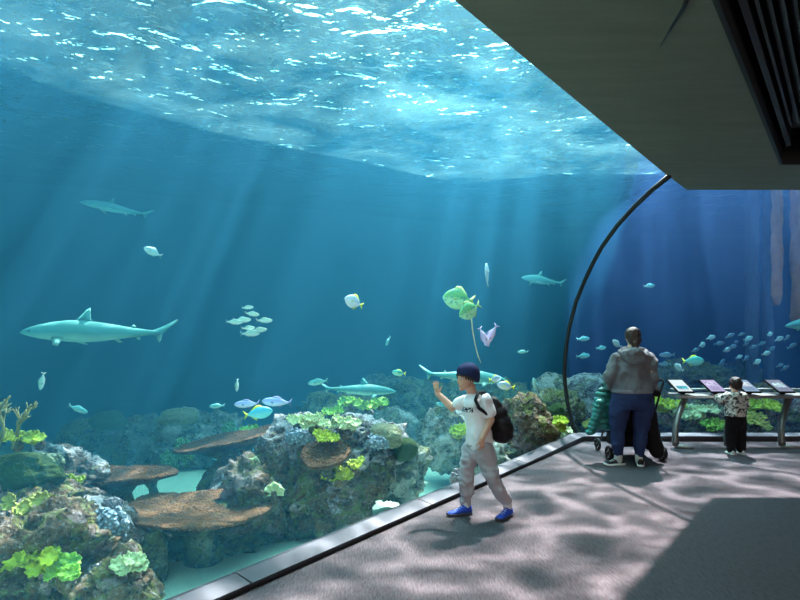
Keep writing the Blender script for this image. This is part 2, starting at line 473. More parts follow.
# --- rocks beside the boy
rock(447, 440, 8.9, (.42, .4, .48), 'pale', 'speckled grey upright rock behind the walking boy', 15, .9, 0, .25)
rock(520, 432, 8.3, (.46, .4, .48), 'brown', 'brown weedy boulder behind the black backpack', 16, .9)
rock(508, 462, 8.0, (.32, .3, .26), 'pale', 'pale broken rock at the sill just behind the boy\'s backpack', 17)
rock(556, 418, 9.6, (.48, .4, .50), 'green', 'mossy rock with small corals just before the black window seam', 18)
rock(492, 465, 7.7, (.26, .3, .3), 'pale', 'low grey rock seen past the boy\'s legs', 19)
# --- hazy far reef
FARR = [
 (95, 448, 9.6, (.62, .5, .46), 'green', 'hazy reef mound capped by the distant green dome coral'),
 (150, 445, 10.0, (.78, .6, .52), 'pale', 'hazy broad reef mound behind the two flat brown table corals'),
 (205, 447, 10.4, (.80, .6, .58), 'pale', 'hazy reef mound under the upper small blue fish'),
 (262, 452, 10.6, (.78, .6, .46), 'green', 'hazy lower reef slope behind the tilted table coral'),
 (395, 438, 10.2, (.52, .5, .52), 'pale', 'smooth rounded pale boulder behind the blue-grey crusted crest'),
 (345, 425, 11.2, (.85, .6, .58), 'green', 'distant reef rise below the swimming grey shark'),
 (440, 412, 12.4, (1.0, .7, .66), 'green', 'distant hazy reef behind the boy\'s raised hand'),
 (392, 402, 13.0, (.75, .6, .50), 'pale', 'distant low hazy ridge topped with tiny green corals'),
 (505, 405, 12.6, (.62, .6, .55), 'green', 'distant dim reef knoll behind the yellow-tailed fish pair'),
]
for i, (px, py, Y, r, m, lb) in enumerate(FARR):
    rock(px, py, Y, r, m, lb, 30+i, .55 if 'smooth' in lb else 1.0, sub=5)
# --- reef behind the far window
BKR = [
 (553, 390, 11.8, (.42, .4, .34), 'pale', 'rounded grey-green boulder just to the near side of the window seam', .4),
 (590, 392, 11.0, (.52, .4, .36), 'pale', 'large smooth whitish boulder just past the window seam', .35),
 (585, 418, 10.6, (.60, .5, .34), 'pale', 'pale streaked boulder low beside the window seam', .5),
 (640, 405, 10.9, (.70, .5, .40), 'brown', 'brown rock hidden partly by the standing woman', 1),
 (700, 420, 10.2, (.85, .5, .34), 'brown', 'long brown rock under the display rail with green weeds', 1),
 (775, 415, 10.3, (.75, .5, .50), 'brown', 'brown rock at the far end of the display rail', 1),
 (745, 430, 9.9, (.55, .4, .32), 'brown', 'low brown rock behind the toddler', 1),
 (690, 384, 12.4, (.85, .7, .50), 'green', 'dim domed boulder above the second display screen', .7),
 (735, 380, 14.0, (.55, .5, .40), 'green', 'dim rock beside the domed boulder beyond the displays', .9),
]
for i, (px, py, Y, r, m, lb, rg) in enumerate(BKR):
    rock(px, py, Y, r, m, lb, 50+i, rg, sub=5)

# ------------------------------------------------------------------- corals
def m_plate():
    t = NT('plate_coral'); v = t.co.outputs['Object']
    f = t.noise(5, 5, .6); g = t.vor(42, v); h = t.noise(60, 3, .7)
    c = t.mix(t.ramp(f, [(.35, 0), (.68, 1)]), (.085, .028, .007), (.17, .066, .016))
    c = t.mix(t.ramp(g, [(.10, .9), (.30, 0)]), c, (.30, .16, .06)); c = t.mix(t.ramp(h, [(.62, 0), (.76, .8)]), c, (.62, .52, .36))
    return t.pbr(c, .85, 0, t.math('SUBTRACT', h, g), 1.0, .03)
PLATE = m_plate(); STALK = ROCKS['green']
def table_coral(px, py, Y, rx, ry, label, seed, tilt=0.0, h=.45, roll=0.0):
    c = at(px, py, Y); root = empty('table_coral', c); tag(root, label, 'coral', 'brown table corals on the reef')
    m = MB(); nr, na = 34, 120; rings = []
    R = Matrix.Rotation(tilt, 4, 'Y') @ Matrix.Rotation(roll, 4, 'X')
    s = Vector((seed*2.3, seed, 0))
    def edge(a): return 1+.11*noise.noise(Vector((math.cos(a)*1.6, math.sin(a)*1.6, seed)))*1.6+.035*noise.noise(Vector((math.cos(a)*9, math.sin(a)*9, seed)))
    def ring(k, zoff, sgn):
        out = []
        for j in range(na):
            a = 2*PI*j/na; q = k*edge(a); x, y = rx*q*math.cos(a), ry*q*math.sin(a)
            z = .05*k*k+.03*noise.noise(Vector((x*3, y*3, seed)))
            if sgn > 0: z += .014*noise.noise(Vector((x*24, y*24, seed)))+.010*noise.noise(Vector((x*60, y*60, seed)))
            out.append(Vector((x, y, z+zoff)))
        return out
    for i in range(1, nr+1):
        rings.append(ring((i/nr)**.8, 0, 1))
    rings.append(ring(1.012, -.012, 0)); rings.append(ring(1.0, -.03, 0))
    for i in range(8, 0, -1): rings.append(ring(i/9, -.035-.10*(1-i/9), 0))
    m.loft(rings, True, True, R); pl = m.build('plate', PLATE, root)
    st = MB(); st.tube([(0, 0, -.05), (.02, .03, -.2), (.05, .08, -h)], [rx*.45, .12*rx/.6, .16*rx/.6], 16); st.build('stem', STALK, root)
    return root
table_coral(196, 511, 5.85, .76, .60, 'largest brown table coral, low over the sand in front of the dark rocks', 3, .02, .55)
table_coral(116, 478, 6.4, .66, .36, 'long brown table coral between the bright sand strip and the hazy reef', 5, -.03, .5)
table_coral(231, 441, 7.4, .80, .38, 'tilted narrow brown table coral reaching off the crest of the outcrop', 8, -.20, .4, .05)
table_coral(325, 456, 5.98, .25, .22, 'smallest brown table coral, tucked under the yellow-green crest corals', 11, -.05, .2, .45)
table_coral(150, 473, 7.6, .26, .30, 'thin hazy table coral edge poking out beyond the long one', 14, 0, .4)

def m_lettuce(name, a, b, c2):
    t = NT(name); f = t.noise(7, 4); g = t.noise(40, 3)
    c = t.mix(t.ramp(f, [(.35, 0), (.65, 1)]), a, b); c = t.mix(t.ramp(g, [(.5, 0), (.75, .6)]), c, c2)
    return t.pbr(c, .6, 0, g, .5, .01, Subsurface_Weight=.0)
LET = {'yellow': m_lettuce('lettuce_yellow', (.17, .26, .005), (.62, .68, .02), (.85, .80, .12)),
       'green': m_lettuce('lettuce_green', (.08, .26, .02), (.38, .64, .05), (.65, .78, .2)),
       'pale': m_lettuce('lettuce_pale', (.42, .52, .22), (.62, .68, .36), (.75, .78, .55)),
       'olive': m_lettuce('lettuce_olive', (.28, .27, .03), (.46, .42, .06), (.6, .55, .2))}
def frond_mesh(m, c, r, seed, up=Vector((0, 0, 1)), flat=.55):
    "one ruffled leaf-like lobe of a lettuce coral, a folded cup with real thickness"
    na, nr = 44, 9; Q = up.to_track_quat('Z', 'Y').to_matrix().to_4x4(); T = Matrix.Translation(c) @ Q
    def pt(k, j, off):
        a = 2*PI*j/na; w = k**2.0
        rr = r*k*(1+.10*math.sin(2*a+seed)+.10*w*math.sin(7*a+seed*2)+.05*w*math.sin(13*a+seed*2))
        z = r*flat*(k**2*.55)+w*r*(.20*math.sin(7*a+seed*1.7)+.14*math.sin(11*a+seed*3))*flat*1.5+.10*r*math.sin(9*k+seed)*k
        return Vector((rr*math.cos(a), rr*math.sin(a), z+off))
    rings = [[pt(i/nr, j, 0) for j in range(na)] for i in range(1, nr+1)]
    rings += [[pt(i/nr, j, -.010) for j in range(na)] for i in range(nr, 0, -1)]
    m.loft(rings, True, True, T)
def lettuce(px, py, Y, w, h, n, mat, label, seed=0, dep=None):
    c = at(px, py, Y); root = empty('lettuce_coral', c); tag(root, label, 'coral', 'ruffled lettuce corals')
    rg = random.Random(seed*31+5); 
    mpp = Y/578; W, H = w*mpp/2, h*mpp/2; dep = dep or W*.7
    r0 = max(.035, (W*H*1.5/n)**.5*.95) if n > 1 else W
    n = int(n*1.7+1) if w > 14 else n
    for i in range(n):
        a = (i+.5)/n*2-1
        p = Vector((a*(W-r0*.55) if n > 1 else 0, rg.uniform(-1, 1)*dep*.5, rg.uniform(-.7, .7)*(H-r0*.3)))
        up = Vector((rg.uniform(-.6, .6), rg.uniform(-1.6, -.5), 1.0)).normalized()
        m = MB(); frond_mesh(m, p, r0*rg.uniform(.85, 1.2), rg.uniform(0, 6), up)
        m.build('frond', LET[mat], root)
    s = MB(); s.ell((0, .05, -H*.9-.03), (W*.55, dep*.5, H*.6+.03)); s.build('base', ROCKS['brown'], root)
    return root
LL = [
 (14, 438, 5.3, 22, 12, 3, 'yellow', 'yellow-green lettuce coral jutting over blue water below the branching coral'),
 (36, 438, 5.4, 22, 10, 2, 'yellow', 'small flat lime lettuce coral tip pointing out into open blue water'),
 (30, 507, 5.0, 50, 26, 7, 'olive', 'yellow-olive lettuce coral in the shadow above the blue-crusted ledge'),
 (4, 532, 4.7, 22, 20, 2, 'green', 'fresh green lettuce coral cut by the picture edge'),
 (8, 558, 4.45, 36, 30, 5, 'yellow', 'lime lettuce coral at the lower corner, first of the long bright row'),
 (36, 562, 4.4, 44, 32, 8, 'yellow', 'bright lime lettuce coral in the middle of the long row'),
 (62, 568, 4.35, 38, 28, 6, 'green', 'green lettuce coral closing the long bright row'),
 (129, 563, 4.6, 30, 20, 4, 'pale', 'pale green folded lettuce coral alone on the round boulder'),
 (70, 481, 5.7, 28, 10, 4, 'yellow', 'small yellow lettuce coral against the long brown table coral'),
 (68, 497, 5.6, 30, 12, 4, 'olive', 'small olive lettuce coral just beneath the yellow one'),
 (297, 420, 6.5, 18, 10, 3, 'pale', 'pale yellow lettuce coral at the end of the crest row nearest the tilted table coral'),
 (315, 421, 6.3, 28, 14, 6, 'pale', 'yellow-green lettuce coral crowning the outcrop'),
 (326, 434, 6.1, 24, 14, 4, 'yellow', 'lime lettuce coral hanging down the front of the crest'),
 (345, 423, 6.2, 32, 16, 7, 'pale', 'wide yellowish lettuce coral at the high end of the crest row'),
 (338, 473, 6.08, 30, 14, 5, 'yellow', 'brightest lime lettuce coral on the face of the central outcrop'),
 (356, 464, 6.12, 16, 12, 3, 'yellow', 'little lime lettuce coral beside the brightest one'),
 (350, 402, 8.6, 22, 10, 4, 'green', 'hazy green lettuce coral below the grey shark'),
 (368, 407, 8.6, 20, 9, 4, 'green', 'hazy green lettuce coral on top of the smooth round boulder'),
 (380, 402, 9.0, 16, 7, 3, 'green', 'tiny hazy lettuce coral farthest along the boulder top'),
 (333, 411, 8.0, 22, 9, 4, 'green', 'hazy green lettuce coral right behind the crest'),
 (556, 424, 8.6, 22, 16, 6, 'yellow', 'yellow-green lettuce coral below the moss ball beside the window seam'),
 (545, 432, 8.5, 16, 12, 4, 'green', 'bright green lettuce coral close to the sill before the seam'),
 (565, 433, 8.75, 20, 12, 4, 'pale', 'pale yellow lettuce coral touching the foot of the window seam'),
 (458, 432, 8.4, 16, 14, 3, 'yellow', 'lime lettuce coral peeping out in front of the boy\'s waist'),
 (250, 432, 8.0, 22, 9, 3, 'green', 'soft green lettuce coral lying on the tilted table coral'),
 (666, 404, 9.6, 34, 18, 7, 'yellow', 'leafy yellow-green coral behind the first display leg'),
 (692, 412, 9.5, 44, 16, 8, 'pale', 'leafy pale green coral under the first two displays'),
 (714, 424, 9.4, 26, 16, 5, 'green', 'leafy green coral close to the toddler\'s elbow'),
 (762, 406, 9.6, 34, 14, 6, 'yellow', 'leafy lime coral below the last two displays'),
 (756, 421, 9.4, 26, 16, 5, 'olive', 'rusty olive coral low behind the toddler'),
 (600, 424, 9.9, 44, 10, 6, 'olive', 'mossy yellow-olive coral between the pale boulders'),
]
for i, a in enumerate(LL): lettuce(*a, seed=i+1)

def m_dome(name, a, b, sc):
    t = NT(name); v = rvec(t); n = t.noise(sc, 2, .5, v, 1.5); g = t.noise(60, 2, .6, v)
    w = t.math('ABSOLUTE', t.math('SINE', t.math('MULTIPLY', n, 24.0)))
    c = t.mix(w, a, b); return t.pbr(c, .9, 0, t.math('ADD', w, t.math('MULTIPLY', g, .6)), .9, .02)
MOSS = m_dome('moss_coral', (.03, .07, .012), (.05, .10, .012), 16); BRAIN = m_dome('brain_coral', (.16, .17, .09), (.34, .34, .2), 12)
CREAM = m_dome('cream_coral', (.38, .44, .26), (.62, .66, .44), 5)
def dome(px, py, Y, r, mat, label, seed):
    return rock(px, py, Y, r, mat, label, seed, .38, sub=5, name='dome_coral', cat='coral')
dome(22, 474, 5.5, (.34, .3, .21), MOSS, 'large dark green dome coral at the picture edge above the lettuce corals', 60)
dome(109, 421, 9.1, (.27, .25, .15), MOSS, 'hazy dark green dome coral crowning the far reef mound', 61)
dome(404, 450, 6.85, (.165, .16, .15), MOSS, 'small round mossy green dome coral at the shoulder of the central outcrop', 62)
dome(556, 412, 8.9, (.13, .12, .13), MOSS, 'green moss ball coral beside the window seam', 63)
dome(385, 436, 6.7, (.20, .2, .15), BRAIN, 'grey-white dome coral next to the small mossy one', 64)
dome(178, 417, 9.2, (.3, .3, .14), BRAIN, 'hazy flat-topped coral on the far reef under the pale fish school', 65)

# crusts of knobbly pale coral
def m_knob(name, a, b):
    t = NT(name); v = rvec(t); g = t.vor(30, v); n = t.noise(8, 5, .6, v)
    return t.pbr(t.mix(t.ramp(g, [(.1, 0), (.45, 1)]), b, a), .8, 0, t.math('SUBTRACT', n, g), 1, .03)
KNOB = {'green': m_knob('crust_green', (.10, .22, .08), (.36, .60, .30)), 'blue': m_knob('crust_blue', (.20, .24, .30), (.55, .66, .74)), 'pink': m_knob('crust_pink', (.26, .20, .22), (.62, .55, .58)), 'cream': m_knob('crust_cream', (.25, .27, .16), (.60, .62, .45)), 'dark': m_knob('crust_violet', (.04, .04, .06), (.15, .15, .21))}
def knobs(px, py, Y, w, h, n, mat, label, seed):
    c = at(px, py, Y); rg = random.Random(seed); m = MB(); W, H = w*Y/578/2, h*Y/578/2
    m.ell((0, .06, 0), (W*.85, W*.6, H*.85))
    for i in range(n):
        a = rg.uniform(0, 2*PI); k = rg.random()**.5
        x, z = math.cos(a)*k, math.sin(a)*k; y = -(max(0, 1-k*k))**.5
        r = rg.uniform(.12, .24)*min(W, H)
        m.ell((x*W*.95, .06+y*W*.55, z*H*.95), (r, r, r*1.3), 8, 6)
    o = m.build('knobbly_coral', KNOB[mat]); o.location = c; return tag(o, label, 'coral', 'crusts of knobbly coral')
knobs(107, 527, 4.95, 44, 34, 90, 'blue', 'ice-blue knobbly coral crust on the sloping ledge under the table corals', 1)
knobs(58, 538, 4.9, 56, 13, 70, 'pink', 'lilac-white knobbly crust in a band over the dark hollow', 2)
knobs(300, 437, 6.4, 34, 18, 80, 'blue', 'ice-blue knobbly crust below the crest lettuce corals', 3)
knobs(375, 443, 6.5, 34, 16, 70, 'blue', 'grey-blue knobbly crust beside the mossy dome', 4)
knobs(283, 452, 6.5, 20, 24, 60, 'pink', 'pinkish knobbly crust where the tilted table coral meets the rock', 5)
knobs(48, 463, 5.7, 30, 20, 60, 'cream', 'whitish knobbly crust behind the big dark green dome coral', 6)
knobs(270, 488, 6.2, 26, 12, 50, 'cream', 'cream knobbly crust just off the edge of the largest table coral', 7)
knobs(110, 505, 5.1, 22, 14, 40, 'pink', 'pale pinkish crust at the tip of the sloping ledge', 8)
knobs(352, 436, 6.6, 46, 22, 120, 'dark', 'dark violet knobbly coral under the widest crest lettuce coral', 9)
knobs(335, 500, 6.15, 20, 34, 60, 'pink', 'dusky pink crust streak down the central outcrop', 10)
knobs(95, 572, 4.6, 22, 14, 40, 'pink', 'off-white crust spot beside the green end of the long row', 11)
knobs(20, 588, 4.6, 34, 16, 40, 'cream', 'drab cream crust at the very bottom corner', 12)
knobs(497, 457, 7.75, 22, 16, 50, 'blue', 'pale grey crust on the broken rock near the backpack', 13)
knobs(460, 480, 6.7, 24, 20, 50, 'pink', 'grey crust low against the sill beside the boy\'s knee', 14)

def leaf_coral(px, py, Y, w, h, mat, label, seed):
    "upright crinkled fan"
    c = at(px, py, Y); root = empty('fan_coral', c); tag(root, label, 'coral')
    W, H = w*Y/578/2, h*Y/578/2; m = MB(); na, nr = 40, 8
    def pt(k, j, off):
        a = PI*(-.15+1.3*j/(na-1)); rr = k*(1+.06*math.sin(6*a+seed))
        return Vector((W*rr*math.cos(a), off+.10*W*k*math.sin(9*a+seed)*2, -H+2*H*max(0, .12+rr*.88*math.sin(a)*.98)*.95))
    rings = [[pt(i/nr, j, 0) for j in range(na)] for i in range(0, nr+1)]+[[pt(i/nr, j, .02) for j in range(na)] for i in range(nr, -1, -1)]
    m.loft(rings, False, False); m.build('fan', LET[mat], root)
    s = MB(); s.tube([(0, .01, -H-.12), (0, .01, -H+.05)], [.05, .03], 8); s.build('stem', ROCKS['brown'], root)
    return root
leaf_coral(253, 468, 6.35, 20, 26, 'pale', 'pale green upright fan coral against the lilac rock', 1)
knobs(183, 452, 8.0, 22, 26, 70, 'green', 'hazy light green bushy coral standing up behind the tilted table coral', 2)
knobs(229, 429, 8.8, 16, 14, 40, 'green', 'hazy light green bushy coral on the far slope above the table coral', 3)
knobs(168, 462, 8.0, 20, 20, 50, 'green', 'hazy pale bushy coral low between two brown table corals', 4)
leaf_coral(274, 489, 6.0, 20, 14, 'pale', 'pale whitish fan coral flaring over the edge of the largest table coral', 5)

def branch_coral(px, py, Y, H, label, seed):
    c = at(px, py, Y); rg = random.Random(seed); m = MB()
    def grow(p, d, L, r, lev):
        q = p+d*L; m.tube([p, p+d*L*.5+Vector((rg.uniform(-1, 1), rg.uniform(-1, 1), 0))*L*.08, q], [r, r*.85, r*.65], 7)
        m.ell(q, (r*.7,)*3, 7, 5)
        if lev == 0: return
        for _ in range(3 if lev > 1 else 4):
            e = (d+Vector((rg.uniform(-.9, .9), rg.uniform(-.7, .7), rg.uniform(-.1, .6)))).normalized()
            grow(p+d*L*rg.uniform(.45, 1), e, L*.62, r*.66, lev-1)
    for k in range(9): grow(Vector((rg.uniform(-.10, .14), rg.uniform(-.1, .1), 0)), Vector((rg.uniform(-.25, .25), 0, 1)).normalized(), H*.42, .018, 3)
    o = m.build('branching_coral', plain('branch_coral_skin', (.20, .19, .06), .8, var=.5, scale=18)); o.location = c
    return tag(o, label, 'coral')
branch_coral(-6, 450, 5.2, .60, 'olive branching coral rising along the picture edge above the reef', 4)
# =================================================================== fishes
def m_fish(name, back, belly, rough=.4, spot=None, tailx=None, tailc=None, split=0.0, soft=.25):
    t = NT(name); x, y, z = t.sep(t.co.outputs['Object'])[:3]
    g = t.noise(3, 3)
    zz = t.math('ADD', z, t.math('MULTIPLY', t.math('SUBTRACT', g, .5), .03))
    mp = t.n('ShaderNodeMapRange'); mp.inputs['From Min'].default_value = split-soft*.2; mp.inputs['From Max'].default_value = split+soft*.2
    t.l(zz, mp.inputs['Value']); c = t.mix(mp.outputs[0], belly, back)
    if tailc:
        mp2 = t.n('ShaderNodeMapRange'); mp2.inputs['From Min'].default_value = tailx; mp2.inputs['From Max'].default_value = tailx+.06
        t.l(x, mp2.inputs['Value']); c = t.mix(mp2.outputs[0], c, tailc)
    if spot is not None: c = t.mix(t.ramp(t.noise(9, 4), [(.5, 0), (.62, .8)]), c, spot)
    return t.pbr(c, rough, 0, t.noise(50, 3), .2, .003)
EYEM = plain('fish_eye', (.01, .01, .012), .2)
def fin(m, pts, th=.006):
    "a thin solid fin blade outlined in the x-z plane"
    n = len(pts); cx = sum(p[0] for p in pts)/n; cz = sum(p[1] for p in pts)/n
    f = [Vector((p[0], 0, p[1])) for p in pts]
    for s_ in (1, -1):
        pass
    vs = f+[Vector((cx, th, cz)), Vector((cx, -th, cz))]
    m.add(vs, [(i, (i+1) % n, n) for i in range(n)]+[((i+1) % n, i, n+1) for i in range(n)])
    return m
def blade(m, pts, th, M=None):
    n = len(pts)
    vs = [Vector((p[0], th/2, p[1])) for p in pts]+[Vector((p[0], -th/2, p[1])) for p in pts]
    m.add(vs, [tuple(range(n)), tuple(range(2*n-1, n-1, -1))]+[(i, i+n, (i+1) % n+n, (i+1) % n) for i in range(n)], M)
def fish(kind, mat, finmat, eye=True):
    "head towards -x, unit length 1, returns the root body with fins as children"
    if kind == 'slim': prof = [(0, .005), (.04, .055), (.12, .10), (.25, .135), (.40, .145), (.55, .125), (.70, .085), (.82, .042), (.88, .026)]; wd = .5
    elif kind == 'disc': prof = [(0, .02), (.05, .11), (.15, .21), (.3, .29), (.45, .31), (.58, .27), (.70, .17), (.78, .07), (.83, .045)]; wd = .30
    else: prof = [(0, .015), (.05, .08), (.15, .15), (.3, .20), (.45, .205), (.6, .165), (.72, .10), (.82, .05), (.86, .035)]; wd = .42
    m = MB(); rings = []
    for x, h in prof:
        rings.append([Vector((x-.5, wd*h*math.cos(a), h*math.sin(a)*(1.0 if math.sin(a) > 0 else 1.05))) for a in [2*PI*k/16 for k in range(16)]])
    m.loft(rings)
    body = m.build('fish', mat)
    e = prof[-1][0]-.5-.03
    t = MB(); hh = .17 if kind != 'disc' else .18
    fin(t, [(e, .03), (e+.06, .06), (.5, hh), (.47, .06), (.42, 0), (.47, -.06), (.5, -hh), (e+.06, -.06), (e, -.03)])
    t.build('tail_fin', finmat, body)
    H = max(h for _, h in prof); d = MB(); fin(d, [(-.22, H*.8), (-.1, H*1.15+.03), (.05, H*1.15+.02), (.22, H*.6), (.25, H*.35), (0, H*.8)]); d.build('dorsal_fin', finmat, body)
    a = MB(); fin(a, [(.02, -H*.8), (.08, -H*1.15-.02), (.22, -H*.6), (.26, -H*.35), (.1, -H*.7)]); a.build('anal_fin', finmat, body)
    p = MB(); blade(p, [(0, 0), (.11, .035), (.15, -.01), (.09, -.05)], .004, Matrix.Translation((-.22, -wd*H*.95, -.01)) @ Matrix.Rotation(-.3, 4, 'Z')); p.build('pectoral_fin', finmat, body)
    if eye:
        for s_ in (1, -1):
            q = MB(); hx = -.5+.075; q.ell((hx, s_*wd*.085*(1.3 if kind == 'disc' else 1), prof[1][1]*.25), (.016, .010, .016), 8, 6); q.build('eye', EYEM, body)
    return body
def put(b, px, py, Y, length_px, face='left', pitch=0.0, label=None, cat='fish', group=None, yaw=0.0, name=None):
    b.location = at(px, py, Y); L = length_px*Y/578/(max(.85, math.cos(math.radians(yaw))) if abs(pitch) < 45 else 1.0)
    b.scale = (L, L, L)
    yw = math.radians(yaw)+(0 if face == 'left' else PI)
    b.rotation_euler = (Matrix.Rotation(yw, 3, 'Z') @ Matrix.Rotation(math.radians(pitch), 3, 'Y')).to_euler()
    return tag(b, label, cat, group)
PROTO = {}
def spawn(key):
    if key not in PROTO:
        PROTO[key] = fish(*KINDS[key]); return PROTO[key]
    return copy_tree(PROTO[key])
YT = plain('fin_yellow', (.75, .85, .05), .5); FB = plain('fin_teal', (.15, .40, .40), .5); FP = plain('fin_pale', (.28, .42, .40), .5); FL = plain('fin_lilac', (.28, .28, .52), .5)
FG = plain('fin_green', (.40, .58, .22), .5)
KINDS = {
 'school': ('slim', m_fish('fish_school', (.34, .52, .40), (.85, .95, .85), split=.02), FP),
 'teal': ('slim', m_fish('fish_teal', (.10, .45, .45), (.35, .70, .66)), FB),
 'lilac': ('slim', m_fish('fish_lilac', (.42, .46, .85), (.72, .74, .95)), FL),
 'turq': ('mid', m_fish('fish_turquoise', (.10, .62, .80), (.25, .80, .85), tailx=.30, tailc=(.8, .9, .06)), YT),
 'bluefish': ('mid', m_fish('fish_blue', (.12, .55, .85), (.30, .80, .90)), FB),
 'silver': ('disc', m_fish('fish_silver', (.62, .72, .88), (.90, .92, .97), tailx=.32, tailc=(.7, .85, .25)), YT),
 'spade': ('disc', m_fish('fish_spade', (.20, .55, .20), (.50, .85, .50), spot=(.05, .30, .33)), FG),
 'yellowtail': ('mid', m_fish('fish_yellowtail', (.36, .58, .78), (.75, .88, .92), tailx=.25, tailc=(.85, .9, .05)), YT),
 'greenback': ('mid', m_fish('fish_greenback', (.10, .62, .52), (.35, .85, .75), tailx=.33, tailc=(.8, .8, .1)), YT),
 'pale': ('mid', m_fish('fish_pale', (.36, .58, .56), (.62, .80, .76)), FP),
 'pink': ('slim', m_fish('fish_pink', (.66, .52, .88), (.88, .66, .86)), FL),
 'sky': ('slim', m_fish('fish_sky', (.30, .68, 1.0), (.65, .88, 1.0)), FP),
 'dim': ('slim', m_fish('fish_dim', (.07, .14, .22), (.22, .36, .42)), FB),
}
SINGLE = [
 # kind, px, py, Y, length, face, pitch, yaw, label
 ('pale', 153, 252, 6.5, 16, 'left', 25, 30, 'small whitish fish between the two large sharks on the open blue side'),
 ('school', 42, 381, 6.5, 18, 'left', -80, 40, 'slim pale fish hanging upright below the snout of the large shark'),
 ('teal', 78, 409, 6.0, 18, 'right', -25, 20, 'teal fish nosing down above the far green dome coral'),
 ('school', 237, 385, 7.0, 13, 'left', -85, 40, 'tiny pale fish hanging upright under the pale fish school'),
 ('teal', 217, 406, 6.5, 14, 'left', 0, 20, 'smallest teal fish in front of the lilac pair above the far reef'),
 ('lilac', 247, 404, 6.0, 25, 'left', -2, 5, 'lilac slender fish following the smallest teal fish'),
 ('lilac', 277, 402, 6.0, 30, 'left', 4, 5, 'longest lilac slender fish heading for the far reef, last of its pair'),
 ('turq', 258, 413, 5.8, 29, 'right', 9, 5, 'turquoise fish with a forked yellow tail beneath the lilac pair'),
 ('bluefish', 263, 448, 6.9, 20, 'left', -10, 10, 'bright blue fish sheltering under the tilted table coral'),
 ('bluefish', 217, 457, 7.8, 13, 'left', 25, 50, 'cyan fish seen under the low tip of the tilted table coral'),
 ('silver', 354, 302, 6.0, 19, 'left', 22, 25, 'round silver fish with a yellowish tail alone in open water'),
 ('teal', 388, 341, 6.5, 12, 'left', -50, 55, 'tiny teal fish alone above the yellow-tailed midget'),
 ('greenback', 399, 373, 6.0, 14, 'left', 8, 10, 'tiny fish with yellow tail just above the distant reef ridge'),
 ('teal', 318, 382, 6.2, 20, 'left', -8, 5, 'teal fish swimming right over the tail of the grey shark'),
 ('spade', 459, 299, 6.8, 33, 'left', 6, 10, 'large round green-gold fish, upper one of the touching pair'),
 ('spade', 470, 310, 6.6, 25, 'left', -28, 20, 'smaller round green-gold fish, lower one of the touching pair'),
 ('sky', 487, 275, 7.2, 24, 'left', 82, 60, 'thin light blue fish rising steeply behind the round green pair'),
 ('pink', 484, 337, 7.0, 22, 'left', -118, 10, 'pinkish fish diving, near arm of the heart-shaped pair'),
 ('pink', 491, 335, 7.1, 25, 'left', -58, 10, 'lilac-blue fish diving, far arm of the heart-shaped pair'),
 ('teal', 523, 352, 8.0, 11, 'left', 0, 0, 'tiny teal fish in open water before the window seam'),
 ('yellowtail', 495, 379, 7.0, 14, 'right', 5, 30, 'small blue fish with yellow tail behind the boy\'s cap'),
 ('yellowtail', 506, 386, 7.0, 19, 'left', 12, 10, 'silvery fish with bright yellow forked tail above the backpack'),
 ('teal', 536, 387, 7.6, 22, 'left', 62, 45, 'pale turquoise fish standing on its tail beside the weedy boulder'),
 ('teal', 441, 405, 8.5, 12, 'left', 20, 40, 'small teal fish under the boy\'s raised arm'),
 ('teal', 649, 286, 9.6, 14, 'right', 6, 20, 'lone green fish high in the far window above the woman'),
 ('teal', 583, 339, 9.6, 15, 'right', 4, 20, 'pale fish near the window seam, upper one of two'),
 ('teal', 583, 356, 9.6, 16, 'right', 4, 20, 'pale fish near the window seam, lower one of two'),
 ('teal', 601, 348, 9.6, 12, 'right', 4, 20, 'small faint fish next to the woman\'s shoulder'),
 ('pale', 617, 344, 9.3, 13, 'left', 30, 30, 'pale fish half hidden behind the woman\'s head'),
 ('dim', 667, 355, 9.6, 16, 'left', 0, 0, 'faint fish just past the woman\'s elbow, upper one of two'),
 ('dim', 665, 364, 9.6, 13, 'left', 0, 0, 'faint fish just past the woman\'s elbow, lower one of two'),
 ('pale', 679, 368, 9.3, 14, 'left', 28, 30, 'pale fish angled upward over the first display screen'),
 ('greenback', 693, 361, 9.2, 23, 'right', 2, 5, 'green-blue fish with yellow tail above the first two displays'),
]
for k, px, py, Y, L, fc, pt, yw, lb in SINGLE:
    put(spawn(k), px, py, Y, L, fc, pt, lb, 'fish', None, yw)
for px, py, L, pt in [(247.5, 307.5, 12, 4), (252, 314, 15, -6), (242, 320, 18, 3), (234, 322, 17, -3), (264, 320.5, 17, 0), (248, 328, 14, 4), (259, 330, 16, 5), (250, 333.5, 20, 3)]:
    put(spawn('school'), px, py, 6.6+(px % 3)*.1, L, 'right', pt, 'little pale green fish in the tight school behind the big shark\'s tail', 'fish', 'tight school of pale fish in open water')
for i, (px, py) in enumerate([(710.6, 337.7), (729.8, 335.7), (719, 343.4), (726.8, 350), (741.6, 334.3), (746, 343.4), (748, 338.7), (753, 346.8), (732.5, 346.8), (769.6, 334.3), (762, 343.4), (771.3, 349.2), (779, 339), (787, 337.7), (746, 358.6), (739, 357), (779.8, 365.4), (785, 368), (766, 353.6), (695.4, 350.2), (722, 362), (757, 362), (736, 342), (792, 346), (702, 345)]):
    rg = random.Random(i); put(spawn('dim' if i % 3 else 'pale'), px, py, 9.6+rg.random()*1.2, rg.uniform(8, 12), 'right', rg.uniform(8, 30), 'small silvery fish of the loose school above the display screens', 'fish', 'loose school behind the display screens', rg.uniform(0, 35))

